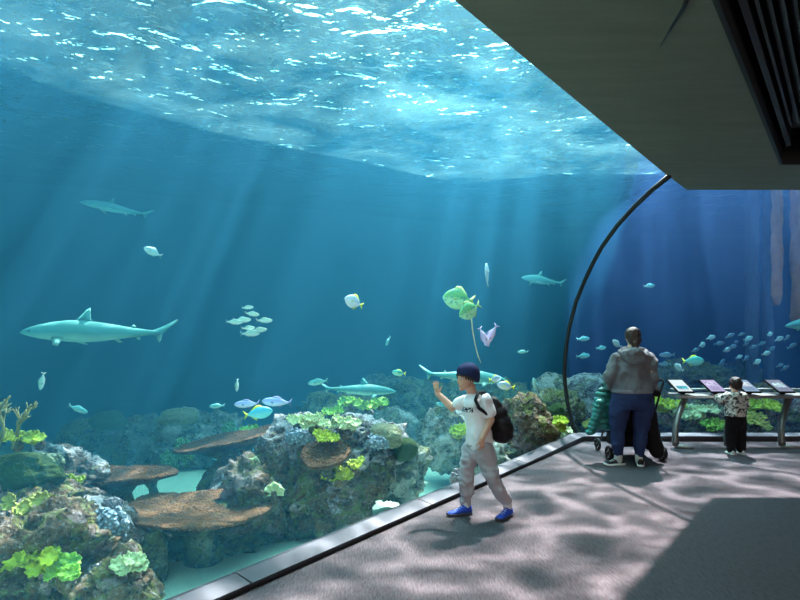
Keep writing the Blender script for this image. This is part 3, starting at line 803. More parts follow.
# sharks
def m_shark(name, back, belly):
    t = NT(name); x, y, z = t.sep(t.co.outputs['Object'])[:3]
    n = t.noise(6, 4)
    mp = t.n('ShaderNodeMapRange'); mp.inputs['From Min'].default_value = -.035; mp.inputs['From Max'].default_value = .0
    t.l(t.math('ADD', z, t.math('MULTIPLY', t.math('SUBTRACT', n, .5), .03)), mp.inputs['Value'])
    c = t.mix(mp.outputs[0], belly, back); c = t.mix(t.math('MULTIPLY', n, .35), c, tuple(v*.6 for v in back))
    return t.pbr(c, .55, 0, n, .2, .01)
SHK = m_shark('shark_skin', (.09, .33, .30), (.38, .70, .58))
def shark(px, py, Y, length_px, face, label, pitch=0.0, yaw=0.0, bend=.04, roll=0.0):
    prof = [(0, .004, -.005), (.02, .016, -.004), (.06, .032, -.002), (.12, .048, 0), (.2, .062, .002), (.3, .074, .004), (.4, .076, .003), (.5, .066, .002), (.6, .050, .003), (.7, .034, .004), (.78, .022, .006), (.84, .015, .008), (.875, .012, .010)]
    def cy_(x): return bend*math.sin((x-.2)*4.2)*max(0, x-.2)
    m = MB(); rings = []
    for x, h, z in prof:
        rings.append([Vector((x-.5, cy_(x)+.88*h*math.cos(a), z+h*(math.sin(a) if math.sin(a) > 0 else math.sin(a)*.85))) for a in [2*PI*k/20 for k in range(20)]])
    m.loft(rings); b = m.build('shark', SHK)
    def part(name, pts, M=None, th=.008):
        q = MB(); n = len(pts); cx = sum(p[0] for p in pts)/n; cz = sum(p[1] for p in pts)/n
        vs = [Vector((p[0], 0, p[1])) for p in pts]+[Vector((cx, th, cz)), Vector((cx, -th, cz))]
        q.add(vs, [(i, (i+1) % n, n) for i in range(n)]+[((i+1) % n, i, n+1) for i in range(n)], M); return q.build(name, SHK, b)
    T = lambda x, z=0: Matrix.Translation((x-.5, cy_(x), z))
    part('dorsal_fin', [(-.075, -.015), (-.03, .03), (.012, .075), (.04, .092), (.042, .06), (.045, .02), (.065, .0), (0, -.02)], T(.40, .068))
    part('rear_dorsal_fin', [(-.02, -.004), (.01, .022), (.03, .008), (.015, -.004)], T(.70, .036), .004)
    part('tail_fin', [(-.03, .010), (.02, .03), (.13, .085), (.14, .075), (.07, .02), (.035, -.01), (.03, -.05), (.018, -.065), (.0, -.03), (-.03, -.008)], T(.86, .01), .006)
    part('anal_fin', [(-.015, 0), (.008, -.022), (.028, -.018), (.02, 0)], T(.73, -.018), .004)
    part('pelvic_fin', [(-.02, 0), (.02, -.022), (.045, -.018), (.02, 0)], T(.60, -.038), .005)
    for s_ in (1, -1):
        part('pectoral_fin', [(-.035, 0), (.04, -.12), (.08, -.135), (.055, -.05), (.04, 0)], T(.26, -.03) @ Matrix.Translation((0, s_*.045, 0)) @ Matrix.Rotation(s_*math.radians(68), 4, 'X'), .007)
        q = MB(); q.ell((.075-.5, s_*.030, .006), (.006, .004, .006), 8, 6); q.build('eye', EYEM, b)
    put(b, px, py, Y, length_px, face, pitch, label, 'shark', None, yaw); return b
shark(99, 333, 6.6, 158, 'left', 'large grey shark gliding across the open water above the near reef', 1.0)
shark(117, 209, 8.6, 66, 'left', 'smaller shark seen from below near the top, above the small whitish fish', 9, 15, .1)
shark(357, 390, 8.4, 78, 'right', 'hazy pale shark passing low behind the lime crest corals', -3, 10, .06)
shark(463, 377, 8.8, 92, 'right', 'hazy pale shark passing behind the boy\'s head', -5, 10, .05)
shark(822, 323, 10.2, 84, 'left', 'shark entering at the far window\'s edge above the last display', -4, 10)
shark(545, 281, 11.5, 54, 'left', 'faint distant pale shark between the round green pair and the seam', 4, 30, .1)
# thin strand modelled in place of a glass reflection below the round pair
st = MB(); st.tube([at(*p) for p in [(471, 316, 6.65), (472.5, 330, 6.65), (475, 344, 6.66), (478, 356, 6.66), (481, 363, 6.67)]], [.006, .008, .006, .008, .003], 7)
tag(st.build('reflection_strand', plain('glass_reflection', (.62, .60, .40), .7, var=.3)), 'thin pale strand standing in for a glass reflection below the lower round green fish', 'glass_reflection')
# pilings in the far water
PILE = plain('pile_crust', (.40, .15, .09), .9, var=.5, scale=7, bump=1, bd=.04); PILD = plain('pile_dark', (.10, .09, .13), .9, var=.4, scale=7, bump=1, bd=.04)
def piling(px, py0, py1, Y, r, mat, label, seed):
    m = MB(); z0 = at(px, py1, Y).z; z1 = at(px, py0, Y).z; rings = []; n = 46
    for i in range(n+1):
        z = z0+(z1-z0)*i/n; rings.append([])
        for k in range(18):
            a = 2*PI*k/18; rr = r*(1+.35*noise.noise(Vector((math.cos(a)*2, math.sin(a)*2+seed, z*3)))+.2*noise.noise(Vector((math.cos(a)*5, math.sin(a)*5+seed, z*9))))*(1 if i > 2 else .5+.17*i)
            rings[-1].append(Vector((rr*math.cos(a), rr*math.sin(a), z)))
    m.loft(rings); c = at(px, 330, Y); o = m.build('wooden_piling', mat); o.location = (c.x, c.y, 0)
    return tag(o, label, 'piling')
piling(777, 150, 305, 10.6, .085, PILE, 'short rusty red encrusted piling hanging above the last display', 1)
piling(797, 150, 330, 10.8, .10, PILE, 'rusty red encrusted piling at the very edge of the far window', 2)
piling(752, 150, 440, 12.5, .13, PILD, 'dim dark piling running down to the reef behind the displays', 3)
piling(768, 150, 440, 13.2, .11, PILD, 'dim dark piling next to the short rusty one, farther off', 4)
# ================================================================== people
def limb(m, pts, radii, flat=None, n=14):
    for i in range(len(pts)-1):
        a, b = Vector(pts[i]), Vector(pts[i+1]); k = 4
        P = [a.lerp(b, q/k) for q in range(k+1)]; R = [radii[i]+(radii[i+1]-radii[i])*q/k for q in range(k+1)]
        m.tube(P, R, n)
    for p, r in zip(pts, radii): m.ell(p, (r*.99,)*3, n, 9)
def organic(name, m, mat, vox=.01, parent=None, iters=6, fold=0.0, fs=9.0, fz=1.0, sub=0, seed=0):
    tmp = m.build('tmp', mat)
    r = tmp.modifiers.new('r', 'REMESH'); r.mode = 'VOXEL'; r.voxel_size = vox; r.use_smooth_shade = True
    s = tmp.modifiers.new('s', 'SMOOTH'); s.iterations = iters; s.factor = .5
    dg = bpy.context.evaluated_depsgraph_get(); dg.update()
    me = bpy.data.meshes.new_from_object(tmp.evaluated_get(dg)); me.name = name
    old = tmp.data; bpy.data.objects.remove(tmp); bpy.data.meshes.remove(old)
    if fold:
        ns = [v.normal.copy() for v in me.vertices]
        for v, nn in zip(me.vertices, ns):
            p = v.co; q = Vector((p.x*fs, p.y*fs, p.z*fs*fz+seed))
            d = noise.noise(q)+.5*noise.noise(q*2.3)+.9*(.5-abs(noise.noise(q*1.4+Vector((3, 1, 2))))*2)*.5
            v.co = p+nn*fold*d
    me.polygons.foreach_set('use_smooth', [True]*len(me.polygons))
    me.materials.clear(); me.materials.append(mat)
    o = bpy.data.objects.new(name, me); COL.objects.link(o)
    if parent: o.parent = parent
    return o
def frame(c, fwd, up=(0, 0, 1)):
    "matrix with local x forward, z up"
    f = Vector(fwd).normalized(); u = Vector(up); u = (u-f*u.dot(f)).normalized(); l = u.cross(f)
    M = Matrix((f, l, u)).transposed().to_4x4(); M.translation = Vector(c); return M
def head_mass(m, M, s=1.0):
    def e(c, r, nu=16, nv=11): m.ell(Vector(c)*s, Vector(r)*s, nu, nv, M)
    e((-.012, 0, .035), (.092, .074, .086)); e((.028, 0, -.012), (.056, .056, .075)); e((.022, 0, -.055), (.052, .046, .046))
    e((.066, 0, -.086), (.020, .022, .016)); e((.060, 0, .030), (.026, .046, .016)); e((.076, .0, -.055), (.012, .022, .013))
    e((.088, 0, -.010), (.013, .011, .018)); e((.080, 0, .008), (.010, .008, .022)); e((.097, 0, -.018), (.010, .010, .009))
    for q in (1, -1): e((.056, q*.032, -.022), (.024, .020, .022)); e((-.006, q*.074, -.008), (.016, .009, .027), 10, 7)
def face(parent, M, s, eyem, lipm, browm):
    for q in (1, -1):
        w = MB(); w.ell(Vector((.073, q*.030, .006))*s, Vector((.011, .012, .006))*s, 12, 8, M); w.build('eye', plain('eye_white', (.5, .49, .47), .3), parent)
        i = MB(); i.ell(Vector((.082, q*.030, .006))*s, Vector((.004, .0045, .005))*s, 10, 7, M); i.build('iris', eyem, parent)
        b = MB(); b.tube([M @ (Vector((.079, q*.014, .024))*s), M @ (Vector((.080, q*.032, .029))*s), M @ (Vector((.068, q*.048, .024))*s)], [.0015*s, .0022*s, .001*s], 6); b.build('eyebrow', browm, parent)
    l = MB(); l.tube([M @ (Vector((.078, -.022, -.052))*s), M @ (Vector((.089, 0, -.051))*s), M @ (Vector((.078, .022, -.052))*s)], [.002*s, .0055*s, .002*s], 8); l.build('mouth', lipm, parent)
def hand_mass(m, M, L, side=1, curl=.2, spread=.12):
    "local x across the palm to the thumb (side), y out of the palm, z along the fingers"
    def T(p): return M @ Vector(p)
    W = L*.40
    for k in range(5):
        z = L*(.06+.10*k)
        m.ell((0, 0, z), (W*(.40+.10*min(k, 2)*.5), L*.11, L*.10), 12, 7, M)
    for x in (-.33, -.11, .11, .33): m.tube([T((x*W*.8, 0, L*.08)), T((x*W*1.15, 0, L*.50))], [L*.09, L*.065], 8)
    for i, (x, ln) in enumerate(((.36, .40), (.12, .46), (-.12, .43), (-.36, .33))):
        x0 = side*x*W*1.2; d = side*x*spread*2; a = curl*(.6+.15*i); p = Vector((x0, 0, L*.50)); P = [p]; R = [L*.060]
        for q, seg in enumerate((.45, .31, .24)):
            a += curl*.6
            p = p+Vector((d*ln*L*seg, math.sin(a)*ln*L*seg, math.cos(a)*ln*L*seg)); P.append(p); R.append(L*(.056-.007*q))
        P = [T(v) for v in P]
        m.tube(P, R, 8)
        for v, r in zip(P[1:], R[1:]): m.ell(v, (r, r, r), 8, 6)
    P = [T((side*W*.28, L*.03, L*.10)), T((side*W*.62, L*.07, L*.27)), T((side*W*.85, L*.11, L*.42)), T((side*W*.92, L*.14, L*.53))]
    m.tube(P, [L*.085, L*.07, L*.06, L*.05], 8)
    for v, r in zip(P, (.085, .07, .06, .05)): m.ell(v, (L*r,)*3, 8, 6)
def shoe(parent, heel, fwd, L, up_m, sole_m, lace_m, pitch=0.0, hi=.36):
    M = frame(heel, fwd) @ Matrix.Rotation(pitch, 4, 'Y')
    out = [(-.02, .10), (.06, .15), (.2, .165), (.35, .15), (.5, .155), (.65, .19), (.78, .19), (.9, .14), (.98, .06)]
    S = MB(); rings = []
    for x, w in out:
        lift = .05 if x > .9 else (.015 if x > .78 else 0)
        rings.append([M @ (Vector((x, w*math.cos(a), lift+(.0 if math.sin(a) < 0 else .085)+0*a))*L) for a in [2*PI*(k+.5)/12 for k in range(12)]])
    U = MB(); ur = []
    top = [(.0, .30, .10), (.08, hi, .12), (.2, hi, .13), (.33, hi-.03, .125), (.45, .28, .13), (.58, .22, .145), (.72, .18, .165), (.85, .155, .14), (.95, .12, .07)]
    for x, h, w in top:
        ur.append([M @ (Vector((x, w*math.cos(a), .06+(h-.06)*max(0, math.sin(a))**.7 if math.sin(a) > 0 else .05))*L) for a in [2*PI*k/16 for k in range(16)]])
    U.loft(ur); b = U.build('shoe', up_m, parent)
    S.loft(rings); S.build('sole', sole_m, b, bevel=.003)
    A = MB()
    for i in range(4):
        x = .40+.085*i; h = .31-.035*i-.015*(i > 1)
        A.tube([M @ (Vector((x, -.075, h-.02))*L), M @ (Vector((x+.01, 0, h+.015))*L), M @ (Vector((x, .075, h-.02))*L)], .014*L, 6)
    A.build('laces', lace_m, b)
    return b
SKIN = plain('skin', (.62, .36, .26), .55, var=.06, bump=.1, Subsurface_Weight=.12, Subsurface_Scale=.015)
LIP = plain('lips', (.45, .16, .14), .5); DKB = plain('dark_hair', (.022, .013, .010), .6, var=.4, scale=90, bump=.8)
IRIS = plain('iris', (.03, .015, .01), .15)
def cloth(name, col, scale=180, rough=.9, var=.15, spec=.2): return plain(name, col, rough, var=var, scale=scale, bump=.5, bd=.0015, spec=spec)

# ------------------------------------------------------------------ the boy
BY = 4.98
def B(px, py, dy=0.0): return at(px, py, BY+dy)
FW = Vector((-.80, -.60, 0)).normalized(); SD = Vector((-.60, .80, 0))   # facing, and his right-hand side
m = MB()
HM = frame(B(466.5, 378.7), Vector((-.86, -.50, -.10)))
HS = .95
head_mass(m, HM, HS)
limb(m, [B(470, 386, .01), B(473, 396, .02)], [.043, .046])
chest = B(475, 409, .02); waist = B(478, 432, .02); hip = B(478, 448, .02)
shR = B(465, 400, .10); shL = B(486, 399.5, -.08)
elR = B(452, 407.5, .16); wrR = B(437.5, 393.5, .20); elL = B(490.5, 419.5, -.06); wrL = B(482, 438, -.16)
limb(m, [B(474, 398, .02), chest, waist, hip], [.055, .08, .075, .075])
limb(m, [shR, elR, wrR], [.034, .036, .025]); limb(m, [shL, elL, wrL], [.034, .036, .026])
hR = frame(wrR, Vector((.85, -.50, 0)), (B(433, 383, .20)-wrR)); # x across
hand_mass(m, frame(wrR, Vector((.80, -.60, 0)), (B(432.5, 383, .19)-wrR)), .125, 1, .12, .22)
hand_mass(m, frame(wrL, Vector((-.75, -.5, 0)), (B(479.5, 447, -.18)-wrL)), .13, 1, .45, .05)
knR = B(465.5, 476, .02); anR = B(466, 505, .05); knL = B(492, 475, -.08); anL = B(507, 503, -.02)
hpR = B(471, 450, .07); hpL = B(485, 450, -.04)
limb(m, [hpR, knR, anR], [.052, .036, .028]); limb(m, [hpL, knL, anL], [.052, .036, .028])
boy = organic('person', m, SKIN, .0042, None, 4)
tag(boy, 'boy in a navy beanie and white t-shirt walking with one hand raised to the glass', 'person')
face(boy, HM, HS, IRIS, LIP, DKB)
# beanie
NAVY = cloth('navy_knit', (.018, .026, .085), 260)
bm_ = MB(); rings = []
for zc, sh, r, ox in [(-.004, .056, .094, -.016), (.004, .056, .101, -.018), (.028, .046, .106, -.022), (.054, .036, .108, -.028), (.080, .024, .103, -.032), (.104, .014, .092, -.034), (.124, .008, .072, -.034), (.138, .004, .046, -.034), (.145, .0, .015, -.034)]:
    rings.append([HM @ (Vector((ox+r*1.04*math.cos(a), r*.90*math.sin(a), zc+sh*math.cos(a)))*HS) for a in [2*PI*k/28 for k in range(28)]])
bm_.loft(rings)
hat = bm_.build('beanie', NAVY, boy, sub=1)
hr = MB()
for k in range(15):
    a = -1.5+3.0*k/14; p = Vector((-.014+.096*math.cos(a), .084*math.sin(a), .006+.050*math.cos(a)))
    hr.tube([HM @ (p*HS), HM @ ((p+Vector((.004, .002, -.012 if abs(a) < .75 else -.024)))*HS), HM @ ((p+Vector((.003, 0, -.020 if abs(a) < .75 else -.038)))*HS)], [.010, .008, .002], 6)
hr.build('hair', DKB, boy)
# t-shirt
def m_shirt():
    t = NT('white_cotton'); x, y, z = t.sep(t.co.outputs['Object'])[:3]; n = t.noise(70, 3, .6, None, .5)
    f = t.noise(200, 3)
    # black ink print across the chest
    def win(v, lo, hi): return t.math('MULTIPLY', t.math('GREATER_THAN', v, lo), t.math('LESS_THAN', v, hi))
    ink = t.math('MULTIPLY', win(z, PRZ-.022, PRZ+.022), win(x, PRX-.055, PRX+.04)); ink = t.math('MULTIPLY', ink, win(y, -9, PRY))
    ink = t.math('MULTIPLY', ink, t.math('GREATER_THAN', n, .47))
    return t.pbr(t.mix(ink, (.80, .80, .82), (.02, .02, .025)), .85, 0, f, .3, .001)
PRX, PRZ, PRY = B(467.5, 408).x-B(482, 510).x, B(467, 409).z, .06
s = MB()
limb(s, [B(473.5, 399, .02), B(475, 409, .02), B(478, 428, .02), B(480, 442, .02)], [.075, .100, .104, .112])
limb(s, [B(480, 440, .02), B(480.5, 445, .02)], [.112, .10])
s.ell(B(474, 403, .01), (.09, .10, .06)); limb(s, [shR, shR.lerp(elR, .55)], [.050, .052]); limb(s, [shL, shL.lerp(elL, .65)], [.052, .056])
shirt = organic('t_shirt', s, m_shirt(), .007, boy, 3, .014, 10, .7)
GREYP = cloth('grey_sweatpants', (.38, .355, .375), 150)
s = MB()
limb(s, [hip+Vector((0, 0, .03)), hip+Vector((0, 0, -.02))], [.098, .098]); mid = B(467, 490, .03)
limb(s, [hpR, knR, mid, B(466, 502, .05)], [.082, .066, .060, .048]); limb(s, [hpL, knL, B(499, 490, -.05), B(506, 500, -.02)], [.082, .066, .060, .048])
organic('trousers', s, GREYP, .007, boy, 3, .020, 9, 1.3, 0, 5)
BLUE = plain('shoe_blue', (.015, .06, .45), .6, var=.4, scale=40); SOLE = plain('sole_dark', (.05, .055, .07), .7); LACE = plain('laces_grey', (.55, .6, .65), .7); WH = plain('sole_white', (.7, .7, .68), .7)
def fl(px, py): Y = EYE*F/(py-HZ); return Vector(((px-400)/F*Y, Y, 0))
shoe(boy, Vector((anR.x+.045, anR.y+.0, 0.002)), Vector((-.92, -.30, 0)), .235, BLUE, SOLE, LACE, 0, .40)
shoe(boy, Vector((anL.x+.04, anL.y+.03, 0.004)), Vector((-.66, -.75, 0)), .235, BLUE, SOLE, LACE, 0, .40)
sk = MB(); limb(sk, [B(466, 500, .05), B(466, 507.5, .05)], [.042, .040]); sk.build('sock', cloth('white_sock', (.6, .6, .6)), boy)
sk = MB(); limb(sk, [B(506, 498, -.02), B(507.5, 506, -.02)], [.042, .040]); sk.build('sock', cloth('white_sock2', (.6, .6, .6)), boy)
rebase(boy, (B(482, 510).x, BY, 0))
PK = cloth('black_nylon', (.010, .010, .013), 200, .6)
s = MB(); c = B(497, 419, .10)
R = Matrix.Translation(c) @ Matrix.Rotation(math.radians(-14), 4, 'Y') @ Matrix.Rotation(math.radians(35), 4, 'Z')
for zz_, rx_, ry_, xx_ in ((.13, .055, .10, -.01), (.06, .075, .125, .0), (-.02, .09, .135, .01), (-.09, .10, .135, .015), (-.14, .085, .12, .01)): s.ell((xx_, 0, zz_), (rx_, ry_, .085), 18, 11, R)
s.ell((.075, 0, -.07), (.04, .09, .08), 14, 9, R)
pack = organic('backpack', s, PK, .010, None, 7, .008, 9)
tag(pack, 'black backpack hanging behind the boy\'s shoulders', 'backpack')
g = MB(); g.tube([B(490, 399, .10), B(484, 392.5, .0), B(478, 393, -.08), B(475.5, 400, -.13), B(479, 408, -.135), B(487, 414, -.10), B(495, 424, .04)], .015, 8)
g.build('strap', PK, pack)
g = MB(); g.tube([B(487, 399, .14), B(476, 393, .14), B(468, 396, .12), B(465, 403, .06), B(467, 412, .06)], .013, 8); g.build('strap', PK, pack)
g = MB(); g.tube([B(491, 401, .10), B(494, 396, .12), B(497, 401, .14)], .008, 8); g.build('handle', PK, pack)
g = MB(); pk = [R @ Vector((.112*math.cos(a)+0, .10*math.sin(a), -.05+.10*math.cos(a)*.0)) for a in (-.9, -.45, 0, .45, .9)]; g.tube(pk, .004, 6); g.build('zip', plain('zip_grey', (.25, .25, .27), .4, .7), pack)
rebase(pack, R.translation)

# ---------------------------------------------------------------- the woman
WY = 6.85
def Wp(px, py, dy=0.0): return at(px, py, WY+dy)
m = MB(); WM = frame(Wp(632.5, 338.5, .03), Vector((.05, 1, -.18)))
head_mass(m, WM, 1.02); limb(m, [Wp(632.5, 346, .0), Wp(632.5, 354, -.01)], [.055, .06])
limb(m, [Wp(632, 364), Wp(632, 380), Wp(632, 396)], [.095, .10, .12]); 
wsL, wsR = Wp(616.5, 358), Wp(648.5, 358); weL, weR = Wp(610, 377, -.02), Wp(654, 376, -.02); whL, whR = Wp(611, 387, .26), Wp(653, 386, .26)
limb(m, [wsL, weL, whL], [.06, .05, .03]); limb(m, [wsR, weR, whR], [.06, .05, .03])
hand_mass(m, frame(whL, Vector((1, .2, 0)), (.25, .95, .1)), .17, 1, .7, .05); hand_mass(m, frame(whR, Vector((-1, .2, 0)), (-.25, .95, .1)), .17, 1, .7, .05)
wl = [Wp(621, 402), Wp(617.5, 428, .01), Wp(618, 456, .0)]; wr = [Wp(643, 402), Wp(640.5, 428, .01), Wp(639, 456, 0)]
limb(m, wl, [.095, .065, .04]); limb(m, wr, [.095, .065, .04])
woman = organic('person', m, SKIN, .011, None, 4)
tag(woman, 'person in a grey hoodie and blue jeans seen from behind at the far window', 'person')
face(woman, WM, 1.02, IRIS, LIP, DKB)
HAIRW = plain('brown_hair', (.045, .025, .018), .5, var=.5, scale=80, bump=1)
s = MB(); 
def we(c, r): s.ell(Vector(c)*1.02, Vector(r)*1.02, 18, 12, WM)
we((-.02, 0, .040), (.104, .090, .094)); we((-.055, 0, -.02), (.065, .076, .07)); we((-.075, 0, -.075), (.045, .05, .05)); we((-.085, 0, -.125), (.03, .035, .05))
organic('hair', s, HAIRW, .009, woman, 3, .008, 22, .4)
s = MB(); we((-.035, 0, .095), (.06, .055, .035)); organic('sunglasses_band', s, plain('headband', (.35, .31, .30), .5), .008, woman, 3)
HOOD = cloth('grey_marl', (.15, .16, .175), 160, .95, .3)
s = MB()
secs = [(352, 632, .12, .10), (357, 632, .205, .12), (364, 632, .222, .135), (374, 632, .222, .145), (384, 632, .232, .15), (391, 632, .235, .155)]
s.loft([[Wp(cx, py)+Vector((a_*math.cos(t_), b_*math.sin(t_), 0)) for t_ in [2*PI*k/24 for k in range(24)]] for py, cx, a_, b_ in secs])
limb(s, [Wp(616.5, 359), Wp(610, 377, -.02), Wp(611.5, 386, .17)], [.082, .066, .05]); limb(s, [Wp(648.5, 359), Wp(654, 376, -.02), Wp(652, 385, .17)], [.082, .066, .05])
hd = organic('hoodie', s, HOOD, .011, woman, 4, .026, 7.5, .8)
s = MB(); n_ = 24; pts = []
for k in range(17):
    a = PI*1.0*k/16+PI; pts.append(Wp(632.5, 351)+Vector((.15*math.cos(a), .02+.13*math.sin(a), -.09*abs(math.sin(a))**1.0)))
s.tube(pts, [.03+.030*math.sin(PI*k/16) for k in range(17)], 12); s.ell(Wp(632.5, 354, -.10), (.135, .075, .085)); s.ell(Wp(632.5, 359, -.13), (.09, .05, .06)); s.tube([Wp(621, 351, 0), Wp(632.5, 346.5, .13), Wp(644, 351, 0)], .03, 10)
hk = organic('hood', s, HOOD, .010, hd, 3, .016, 12)
s = MB(); s.loft([[Wp(632, py)+Vector((a_*math.cos(t_), b_*math.sin(t_), 0)) for t_ in [2*PI*k/24 for k in range(24)]] for py, a_, b_ in ((388.5, .232, .152), (389.5, .245, .165), (392, .245, .165), (392.8, .232, .155))])
s.build('hem', cloth('grey_rib', (.20, .20, .22), 260), hd)
JEAN = cloth('blue_denim', (.020, .034, .10), 200, .85, .35)
s = MB()
s.loft([[Wp(632, py)+Vector((a_*math.cos(t_), b_*math.sin(t_), 0)) for t_ in [2*PI*k/24 for k in range(24)]] for py, a_, b_ in ((388, .21, .14), (395, .24, .165), (403, .25, .175), (409, .23, .15))])
limb(s, [Wp(620.5, 403), Wp(618.5, 415), Wp(617.5, 430, .01), Wp(618, 443), Wp(618.3, 454)], [.125, .115, .085, .078, .055]); limb(s, [Wp(643.5, 403), Wp(642, 415), Wp(640.8, 430, .01), Wp(640, 443), Wp(639, 454)], [.125, .115, .085, .078, .055])
organic('jeans', s, JEAN, .011, woman, 5, .009, 8, 1.4, 0, 3)
BS = plain('shoe_black', (.012, .012, .014), .6)
f1 = Wp(619, 459); shoe(woman, Vector((f1.x+.07, WY+.02, .002)), Vector((-.95, -.20, 0)), .27, BS, WH, WH, 0, .30)
f2 = Wp(639, 459); shoe(woman, Vector((f2.x-.02, WY-.10, .002)), Vector((.35, .93, 0)), .27, BS, WH, WH, 0, .30)
for q in (618.3, 639): sk = MB(); limb(sk, [Wp(q, 452), Wp(q, 460)], [.048, .045]); sk.build('sock', cloth('sock%d' % q, (.55, .54, .52)), woman)
rebase(woman, (Wp(632, 466).x, WY, 0))

# -------------------------------------------------------------- the toddler
TY = 7.45
def Tp(px, py, dy=0.0): return at(px, py, TY+dy)
m = MB(); TM = frame(Tp(735, 385.5, .02), Vector((-.15, 1, -.05)))
head_mass(m, TM, .84); limb(m, [Tp(735, 390), Tp(735, 396)], [.04, .045]); limb(m, [Tp(735.5, 400), Tp(735.5, 420)], [.09, .10])
limb(m, [Tp(728, 396), Tp(722.5, 400, .05), Tp(717.5, 397.5, .12)], [.04, .034, .024]); limb(m, [Tp(743, 396), Tp(745, 405, .03), Tp(742, 408, .16)], [.04, .034, .024])
hand_mass(m, frame(Tp(717.5, 397.5, .12), Vector((.3, -1, 0)), (-.6, .9, .1)), .09, 1, .3, .1); hand_mass(m, frame(Tp(742, 408, .16), Vector((-1, 0, 0)), (0, .9, .2)), .09, 1, .3, .1)
limb(m, [Tp(731, 424), Tp(731, 438), Tp(731, 450)], [.06, .048, .035]); limb(m, [Tp(740.5, 424), Tp(741, 438), Tp(741, 450)], [.06, .048, .035])
tod = organic('person', m, SKIN, .009, None, 4)
tag(tod, 'toddler in a speckled fleece jacket and black trousers reaching for the display rail', 'person')
face(tod, TM, .84, IRIS, LIP, DKB)
s = MB(); s.ell(Vector((-.018, 0, .038))*.84, Vector((.104, .088, .098))*.84, 18, 12, TM); s.ell(Vector((-.05, 0, -.01))*.84, Vector((.06, .072, .06))*.84, 16, 10, TM)
organic('hair', s, DKB, .008, tod, 3, .007, 26)
def m_fleece():
    t = NT('speckled_fleece'); n = t.noise(26, 3, .6, None, .6); f = t.noise(120, 4, .8)
    return t.pbr(t.mix(t.ramp(n, [(.50, 0), (.56, 1)]), (.62, .60, .54), (.05, .05, .055)), .95, 0, f, 1, .008)
s = MB(); s.loft([[Tp(735.5, py)+Vector((a_*math.cos(t_), b_*math.sin(t_), 0)) for t_ in [2*PI*k/20 for k in range(20)]] for py, a_, b_ in ((392, .07, .06), (395, .115, .09), (403, .128, .105), (411, .135, .11), (416, .135, .11))])
limb(s, [Tp(728, 396), Tp(722.5, 400.5, .05), Tp(718.5, 398, .10)], [.056, .055, .052]); limb(s, [Tp(743, 396), Tp(745.5, 404.5, .03), Tp(743, 408, .12)], [.056, .052, .045])
organic('fleece_jacket', s, m_fleece(), .009, tod, 4, .010, 20)
s = MB(); s.loft([[Tp(735.8, py)+Vector((a_*math.cos(t_), b_*math.sin(t_), 0)) for t_ in [2*PI*k/20 for k in range(20)]] for py, a_, b_ in ((415, .125, .10), (424, .132, .105), (428, .12, .09))])
limb(s, [Tp(731, 424), Tp(730.8, 438), Tp(731, 449)], [.068, .062, .056]); limb(s, [Tp(741, 424), Tp(741.2, 438), Tp(741, 449)], [.068, .062, .056])
organic('trousers', s, cloth('black_cotton', (.008, .008, .010)), .009, tod, 4, .006, 12)
for q in (731, 741):
    f = Tp(q, 452); shoe(tod, Vector((f.x, TY-.06, .002)), Vector((-.1 if q < 735 else .1, 1, 0)), .16, WH, WH, LACE, 0, .34)
rebase(tod, (Tp(735.5, 452).x, TY, 0))

# ---------------------------------------------------- stroller and jacket
SY = 7.25
def S(px, py, dy=0.0): return at(px, py, SY+dy)
FR = plain('stroller_metal', (.02, .02, .022), .35, .6); FAB = cloth('stroller_cloth', (.012, .012, .015)); TY_ = plain('tyre', (.014, .014, .015), .8)
st = empty('stroller', (S(632, 455).x, SY, 0)); tag(st, 'black folding stroller parked in front of the woman at the far sill', 'stroller')
def wheel(c, r, yaw=0):
    M = Matrix.Translation(c) @ Matrix.Rotation(yaw, 4, 'Z'); t = MB(); n = 28
    t.loft([[M @ Vector((o_, (r-.016+q_)*math.cos(2*PI*k/n), (r-.016+q_)*math.sin(2*PI*k/n))) for k in range(n)] for o_, q_ in ((-.016, 0), (-.010, .014), (0, .016), (.010, .014), (.016, 0), (.010, -.012), (-.010, -.012), (-.016, 0))], True, False)
    w_ = t.build('wheel', TY_, st); s_ = MB()
    for k in range(6): a = PI*k/3; s_.tube([M @ Vector((0, 0, 0)), M @ Vector((0, (r-.02)*math.cos(a), (r-.02)*math.sin(a)))], .006, 6)
    s_.ell((0, 0, 0), (.02, .02, .02), 10, 7, M); s_.build('hub', FR, w_)
x0, x1 = S(609, 455).x, S(655, 455).x
for xx, yy, r in ((x0, SY-.18, .085), (x0-.05, SY-.12, .085), (x0, SY+.42, .085), (x1, SY-.18, .085), (x1+.05, SY-.12, .085), (x1, SY+.42, .085)): wheel(Vector((xx, yy, r)), r, .1)
for xx in (x0+.02, x1-.02):
    t = MB(); t.tube([(xx, SY-.18, .09), (xx, SY-.02, .40), (xx, SY-.02, .55), (xx, SY-.28, .98)], .012, 8); t.build('frame', FR, st)
    t = MB(); t.tube([(xx, SY+.42, .09), (xx, SY+.15, .42), (xx, SY-.02, .55)], .012, 8); t.build('frame', FR, st)
t = MB(); t.tube([(x0+.02, SY-.28, .98), (x0+.06, SY-.31, 1.0), (x1-.06, SY-.31, 1.0), (x1-.02, SY-.28, .98)], .014, 8); t.build('handle', TY_, st)
t = MB(); t.box(((x0+x1)/2, SY+.12, .36), (x1-x0-.06, .34, .06)); t.build('seat', FAB, st, bevel=.02)
t = MB(); t.box(((x0+x1)/2, SY-.06, .62), (x1-x0-.06, .05, .50)); t.build('backrest', FAB, st, bevel=.02)
